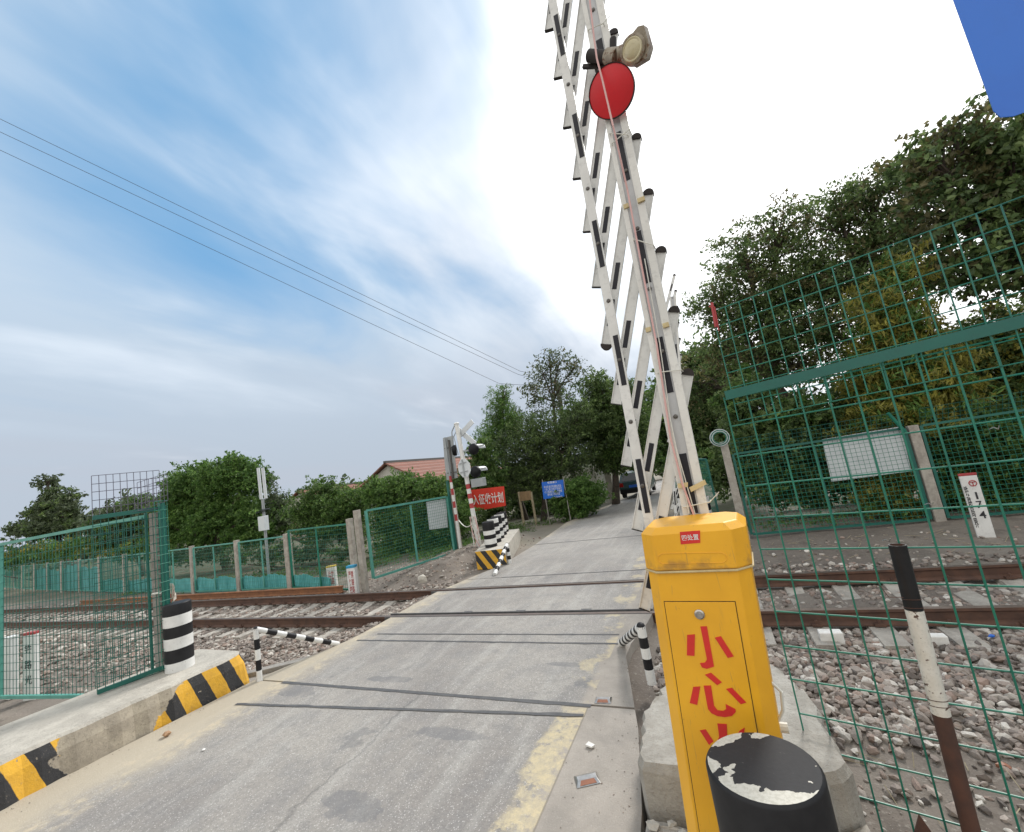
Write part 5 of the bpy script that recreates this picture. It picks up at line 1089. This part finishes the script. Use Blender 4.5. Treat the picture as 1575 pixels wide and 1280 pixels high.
# right-hand mass
tree('broadleaf_tree', (4.1, 15.2, -.3), 'tall dark tree directly right of the raised booms', pb(15, [(1150, 400, 60, 50), (1200, 350, 48, 38), (1110, 470, 50, 45), (1180, 460, 70, 55), (1240, 430, 55, 60), (1130, 540, 60, 50), (1080, 600, 45, 50, 2), (1230, 560, 60, 36), (1200, 520, 50, 30)]), ['dark', 'brown'], 780, 46, .120, .44, GT, .2, fill=.2)
tree('broadleaf_tree', (6.3, 14.8, -.3), 'dark spreading tree behind the right railway fence, centre of the right mass', pb(14.6, [(1290, 330, 55, 45), (1340, 290, 50, 36), (1300, 420, 75, 60), (1370, 370, 65, 60), (1260, 500, 70, 50), (1400, 300, 45, 45), (1310, 570, 50, 34), (1440, 420, 40, 40)]), ['dark', 'brown'], 640, 46, .120, .44, GT, .2, fill=.2)
tree('broadleaf_tree', (7.6, 12.6, -.2), 'large-leaved tree reaching under the blue sign at the upper right', pb(12.4, [(1440, 250, 50, 45), (1500, 240, 50, 50), (1560, 260, 50, 60), (1455, 330, 60, 45), (1540, 350, 60, 50), (1620, 220, 70, 70), (1500, 420, 60, 40), (1400, 250, 26, 18), (1452, 195, 26, 14), (1500, 185, 30, 18), (1620, 380, 70, 70)]), ['broad', 'brown'], 390, 36, .16, .5, GT, .18, asp=.6, fill=.25)
tree('bamboo_clump', (5.7, 12.6, -.2), 'yellowish green feathery clump behind the right fence', pb(11.9, [(1370, 500, 45, 60), (1400, 570, 60, 60), (1350, 580, 40, 50), (1380, 430, 30, 35), (1430, 620, 50, 40), (1390, 640, 70, 40)]), ['olive', 'green'], 1100, 44, .17, .34, GT, .08, 'shrub', .22, .15, .4)
tree('broadleaf_tree', (8.2, 14.2, -.2), 'dark bushy tree at the right picture edge above the kilometre post', pb(13.6, [(1480, 560, 70, 60), (1560, 520, 70, 70), (1540, 640, 80, 50), (1470, 660, 60, 40), (1620, 600, 80, 80)]), ['dark', 'olive'], 800, 44, .13, .45, GT, .15, fill=.15)
tree('evergreen_shrub', (2.2, 13.2, -.2), 'dark leafy thicket behind the blank white board', pb(13.0, [(1180, 680, 60, 60), (1250, 660, 60, 70), (1320, 660, 50, 70), (1210, 740, 70, 40), (1300, 730, 60, 40), (1150, 620, 40, 50), (1120, 720, 40, 40)]), ['dark', 'hedge'], 1200, 34, .15, .32, GT, .1, 'shrub', fill=.1)
tree('evergreen_shrub', (3.2, 11.6, -.1), 'low light green bush at the fence foot under the white board', pb(11.5, [(1370, 770, 36, 34), (1345, 760, 30, 22), (1400, 790, 26, 18), (1385, 735, 30, 24)]), ['olive', 'green'], 260, 34, .09, .2, GT, .03, 'shrub', fill=.1)
tree('evergreen_shrub', (5.6, 12.0, -.1), 'dense green shrub behind the fence right of its second post', pb(12, [(1480, 690, 60, 50), (1540, 710, 60, 60), (1460, 760, 40, 40), (1520, 770, 70, 40), (1600, 690, 70, 80)]), ['hedge', 'dark'], 900, 34, .12, .28, GT, .06, 'shrub', fill=.1)
tree('broadleaf_tree', (.9, 19, -.3), 'dark tree glimpsed just right of the far boom', pb(19, [(1075, 640, 34, 60), (1100, 580, 50, 60), (1060, 560, 22, 30), (1110, 680, 50, 40)]), ['dark', 'green'], 650, 34, .22, .5, GT, .15, fill=.2)
tree('broadleaf_tree', (-1.2, 27, -.4), 'tree closing the far end of the road between the boom slats', pb(27, [(1020, 640, 36, 50), (1035, 690, 30, 40), (1005, 690, 26, 30), (1040, 600, 30, 40)]), ['green', 'dark'], 500, 34, .28, .6, GT, .2, fill=.2)
# middle mass
tree('broadleaf_tree', (-4.9, 22.5, -.4), 'large dark tree overhanging the far road left of the boom', pb(22, [(930, 620, 45, 45), (900, 660, 55, 45), (955, 660, 50, 50), (970, 610, 34, 30), (915, 590, 26, 22), (940, 700, 50, 28), (985, 690, 30, 40)]), ['dark', 'hedge'], 950, 50, .16, .5, GT, .2, fill=.15)
tree('sparse_tree', (-7.4, 21.0, -.3), 'sparse thin-leaved tree with bare twigs against the sky by the utility pole', pb(21, [(835, 575, 30, 22), (860, 560, 28, 20), (880, 570, 22, 18), (820, 610, 26, 22), (850, 610, 30, 25), (845, 545, 20, 8)]), ['grey', 'brown'], 190, 15, .17, .42, GT, .10, fill=.3)
tree('conifer_tree', (-9.2, 20.5, -.3), 'feathery conifer left of the sparse tree, behind the red banner', pb(20.5, [(768, 625, 20, 32), (765, 660, 30, 28), (760, 690, 36, 30), (775, 600, 10, 16), (790, 655, 26, 30)]), ['green', 'dark'], 620, 36, .16, .36, GT, .14, asp=.2, fill=.1, drop=.5)
tree('broadleaf_tree', (-7.9, 19.5, -.3), 'dark dense tree between the conifer and the overhanging tree', pb(19.5, [(830, 670, 50, 45), (870, 690, 45, 45), (800, 700, 45, 45), (850, 720, 50, 35), (820, 740, 50, 34), (780, 740, 36, 34), (890, 640, 32, 30)]), ['dark', 'grey'], 850, 46, .13, .42, GT, .15, fill=.12)
tree('round_bush', (-5.5, 18.2, -.3), 'round clipped green bush between the blue board and the wall', pb(18.0, [(888, 768, 34, 28), (908, 762, 24, 26), (870, 772, 26, 26), (890, 752, 28, 18)]), ['green', 'hedge'], 900, 40, .10, .2, GT, .05, 'shrub', fill=.3, limbs=False)
tree('broadleaf_tree', (-11.5, 17.5, -.2), 'bushy tree behind the signal mast and mesh panel', pb(17.5, [(725, 745, 30, 26), (700, 750, 30, 24), (740, 700, 24, 30), (755, 740, 26, 40)]), ['hedge', 'dark'], 620, 34, .14, .32, GT, .1, fill=.1)
tree('hedge_shrub', (-10.6, 14, -.1), 'wide green hedge below the red tiled roof', pb(14, [(575, 752, 26, 20), (608, 745, 30, 18), (655, 745, 30, 14), (590, 765, 36, 26), (630, 755, 36, 22), (670, 760, 34, 24), (600, 800, 40, 34), (645, 800, 40, 34), (685, 800, 34, 34), (620, 840, 50, 26), (670, 835, 40, 26), (710, 790, 26, 34)]), ['hedge', 'green'], 1500, 34, .12, .28, GT, .06, 'hedge', fill=.1)
tree('broadleaf_tree', (-15, 14.6, -.3), 'dark green rounded tree left of the hedge and above the fence', pb(14.6, [(500, 765, 38, 28), (530, 780, 36, 30), (475, 790, 32, 30), (510, 810, 46, 26), (550, 770, 24, 24), (545, 810, 26, 24)]), ['hedge', 'dark'], 1100, 34, .13, .3, GT, .12, fill=.12)
tree('broadleaf_tree', (-24, 14.2, -.3), 'big bright green tree above the banded bollard', pb(14.6, [(275, 815, 34, 26), (320, 825, 44, 24), (375, 825, 40, 24), (410, 815, 24, 26), (300, 740, 46, 30), (350, 735, 52, 30), (385, 740, 34, 30), (290, 780, 46, 34), (340, 785, 56, 36), (390, 790, 30, 30), (270, 760, 26, 30), (365, 715, 26, 14)]), ['green', 'hedge'], 2000, 34, .17, .36, GT, .2, fill=.12)
tree('hedge_shrub', (-14.5, 12.6, -.3), 'low dark undergrowth behind the fence beneath the rounded tree', pb(12.8, [(470, 850, 40, 16), (530, 848, 34, 18), (420, 855, 36, 16), (365, 855, 30, 14), (310, 855, 36, 14), (270, 858, 30, 14)]), ['grey', 'hedge'], 420, 30, .12, .28, GT, .04, 'hedge', fill=.1, limbs=False)
tree('conifer_tree', (-44, 15.5, -.4), 'tall pointed tree at the far left against the grey sky', pb(15.5, [(73, 740, 7, 14), (76, 760, 14, 14), (80, 778, 24, 12), (85, 795, 34, 14), (88, 812, 46, 14), (108, 762, 8, 12), (112, 782, 14, 12), (50, 790, 16, 6), (45, 812, 24, 10)]), ['grey', 'dark'], 620, 34, .30, .6, GT, .3, fill=.15)
tree('broadleaf_tree', (-33, 14.6, -.4), 'small tree behind the left gate top mesh', pb(15, [(190, 785, 34, 18), (215, 780, 30, 18), (200, 810, 46, 24), (240, 800, 30, 26), (160, 805, 30, 18)]), ['grey', 'green'], 600, 30, .24, .5, GT, .15, fill=.15)
tree('hedge_shrub', (-36, 13.4, -.4), 'low mixed hedge along the fence behind the left mesh panel', pb(13.6, [(30, 855, 40, 18), (90, 845, 50, 18), (150, 840, 40, 16), (210, 845, 40, 20), (250, 840, 30, 26), (-40, 865, 50, 22), (-90, 870, 50, 22)]), ['green', 'olive'], 1000, 30, .2, .4, GT, .05, 'hedge', fill=.1, limbs=False)
tree('broadleaf_tree', (-17, 15.5, -.3), 'brownish thin tree beside the slim pole with two tubes', pb(15.3, [(425, 775, 24, 22), (440, 800, 26, 22), (412, 810, 20, 30), (410, 735, 12, 16)]), ['grey', 'hedge'], 330, 26, .15, .34, GT, .1, fill=.2)
tree('hedge_shrub', (-11, 23, -.5), 'dark undergrowth beneath the middle trees behind the blue notice board', pb(22.5, [(700, 790, 40, 22), (760, 785, 40, 24), (820, 775, 40, 24), (870, 765, 34, 24), (790, 760, 40, 30), (735, 765, 36, 30)]), ['dark', 'hedge'], 700, 40, .16, .45, GT, .05, 'hedge', fill=.1, limbs=False)
tree('broadleaf_tree', (-4.5, 46, -1), 'faraway dark tree over the bend where the road disappears', pb(44, [(990, 715, 26, 26), (1015, 700, 26, 30), (1045, 700, 30, 36), (970, 690, 26, 30), (1070, 690, 30, 40)]), ['dark', 'green'], 500, 36, .34, .8, GT, .25, fill=.15)
# distant wood closing the horizon
V_, F_ = [], []
dist = []
for a in np.arange(-170, 172, 1.2):
    d_ = 120+30*math.sin(a*.3)+rng.uniform(-12, 12); x, y = d_*math.sin(R(a)), d_*math.cos(R(a))
    h_ = 3.2+1.2*math.sin(a*.8)+rng.uniform(-1, 1.)
    if y < -60 and False: continue
    for k in range(6): dist.append((x+rng.normal(0, 2), y+rng.normal(0, 2), rng.uniform(0, h_)))
V, Fq = leaves(dist, 26, 3.2, 1.1, asp=.7); o = mesh_np('distant_wood', V, Fq, ['grey'], None); tag(o, 'low line of far trees along the horizon', 'wood', kind='stuff')

# ------------------------------------------------------------------ small things on the ground
def reflector(loc, rz, label, s_=1.):
    t = thing('road_stud', loc, label, 'road stud', 'flat road studs on the right road edge'); b = MB(); x, y, z = loc; w, d, h = .085*s_, .06*s_, .018
    c_, s2 = math.cos(rz), math.sin(rz); T = lambda a, e, k: (x+a*c_-e*s2, y+a*s2+e*c_, z+k)
    b.prism([T(-w, -d, 0), T(w, -d, 0), T(w, d, 0), T(-w, d, 0)], [T(-w*.8, -d*.35, h), T(w*.8, -d*.35, h), T(w*.8, d*.35, h), T(-w*.8, d*.35, h)]); b.build('body', 'steel', t, bevel=.002)
    b = MB(); b.poly([T(-w*.7, -d*.88, .004), T(w*.7, -d*.88, .004), T(w*.55, -d*.42, h-.001), T(-w*.55, -d*.42, h-.001)], (0, -s2 or -.2, 1), .002); b.build('reflector_strip', 'amber', t)
reflector(tuple(gp(903, 1199, .004)), R(28), 'metal road stud with orange strip lying near the plinth, the closer one')
reflector(tuple(gp(928, 1077, .004)), R(5), 'worn road stud with orange strip on the far side of the wide joint', .9)
b = MB(); p = gp(908, 1147, .01); b.poly([p+np.array(q) for q in ((-.035, -.012, 0), (.02, -.03, 0), (.04, .0, 0), (-.02, .03, 0))], (0, 0, 1), .012); tag(b.build('cigarette_packet', 'foam', origin=tuple(p)), 'crushed white packet between the two road studs', 'litter')
def litter(u, v, z, s_, mat, label, name='litter', h=.4):
    p = gp(u, v, z); b = MB(); b.add(ICO*rng.uniform(.6, 1.2, (12, 1))*np.array([s_, s_*.7, s_*h])+np.array([p[0], p[1], z+s_*h*.3]), ICF); return tag(b.build(name, mat, origin=tuple(p)), label, 'litter')
litter(257, 1130, .02, .05, 'leafbrown', 'crumpled brown dead leaf at the left kerb foot', 'dead_leaf', .6)
litter(313, 1153, .01, .025, 'foam', 'tiny white scrap of litter on the left of the road', 'paper_scrap', .3)
for (u, v, w, h, dy, lab) in ((1278, 979, .11, .07, .06, 'white foam block on the ballast left of the striped pipe'), (1437, 984, .10, .06, .05, 'white foam block on the ballast right of the striped pipe')):
    p = gp(u, v, -.15); b = MB(); b.box((p[0]-w, p[1]-dy, -.22), (p[0]+w, p[1]+dy, -.22+h+.06)); tag(b.build('foam_block', 'foam', origin=tuple(p), bevel=.012), lab, 'foam block')
p = gp(1500, 1128, -.28); b = MB(); b.poly([p+np.array(q) for q in ((-.22, .05, 0), (.5, -.12, 0), (.52, -.05, 0), (.1, .09, 0), (-.2, .1, 0))], (0, 0, 1), .012); tag(b.build('foam_strip', 'foam', origin=tuple(p)), 'long white foam strip on the dirt right of the striped pipe', 'litter')
litter(1298, 1076, -.25, .07, 'foam', 'white torn plastic scrap among stones left of the striped pipe', 'plastic_scrap', .3)
litter(1525, 979, -.17, .03, 'bluesign', 'small blue scrap on the ballast beside the near rail', 'plastic_scrap', .6)
litter(650, 893, .05, .13, 'pale_concrete', 'pale rock on the dirt bank left of the far island', 'rock', .8)
litter(1545, 1180, -.28, .05, 'amber', 'reddish brick bit on the dirt at the right edge', 'brick_bit', .4)
b = MB(); b.box((-24, 8.24, -.16), (-9.45, 8.31, -.15)); b.v = []; b.f = []; b.mi = []; b.c = 0
rail_mesh(b, -24, -9.42, 8.42, .01, 0, 0); tag(b.build('spare_rail', 'spare', origin=(-9.42, 8.42, -.2)), 'orange rusty loose rail lying beyond the far running rail at the left', 'rail')
b = MB()
for k in range(300):
    w_ = k % 3
    if w_ == 0: x, y = rng.normal(-.98, .10), rng.uniform(1.2, 4.8)
    elif w_ == 1: x, y = rng.uniform(-1.5, -.85), rng.uniform(1.2, 4.9)
    else: x, y = -6.27+abs(rng.normal(0, .09)), rng.uniform(1., 4.)
    r_ = rng.uniform(.002, .007); b.add(ICO*rng.uniform(.6, 1.2, (12, 1))*np.array([r_, r_*.8, r_*.5])+np.array([x, y, .002+r_*.3]), ICF)
tag(b.build('road_grit', 'stones'), 'loose grit along both edges of the crossing road', 'grit', kind='stuff')
# straw and weeds on the dirt
b = MB()
for k in range(150):
    if k < 60: x, y = rng.uniform(.6, 4), rng.uniform(8.9, 10.4)
    elif k < 100: x, y = rng.uniform(.45, 2.2), rng.uniform(2.4, 4.6)
    else: x, y = rng.uniform(-10, -6), rng.uniform(8.8, 11)
    a = rng.uniform(0, 6.28); L_ = rng.uniform(.06, .25); z = float(hz(x, y))+.012; b.tube((x, y, z), (x+L_*math.cos(a), y+L_*math.sin(a), z+rng.uniform(0, .06)), .0028, 4, caps=False)
tag(b.build('straw', 'dry'), 'dry stalks scattered over the dirt beside the track', 'straw', kind='stuff')
tw = [(rng.uniform(-4, 6)*1.0, rng.uniform(11.2, 13.5), 0) for _ in range(260)]; tw = [(x if x > .2 else -9+x, y, float(hz(x if x > .2 else -9+x, y))+.05) for x, y, _ in tw]
tw += [(x, y, float(hz(x, y))+.05) for x, y in zip(rng.uniform(-24, -10.5, 260), rng.uniform(9.6, 12, 260))]
tw += [(x, y, float(hz(x, y))+.05) for x, y in zip(rng.uniform(-9.5, -6.8, 200), rng.uniform(12, 19, 200))]
V, Fq = leaves(tw, 26, .22, .09, drop=-.6, asp=.25); tag(mesh_np('weeds', V, Fq, ['green', 'olive'], None), 'patchy weeds along the fence feet', 'weeds', kind='stuff')
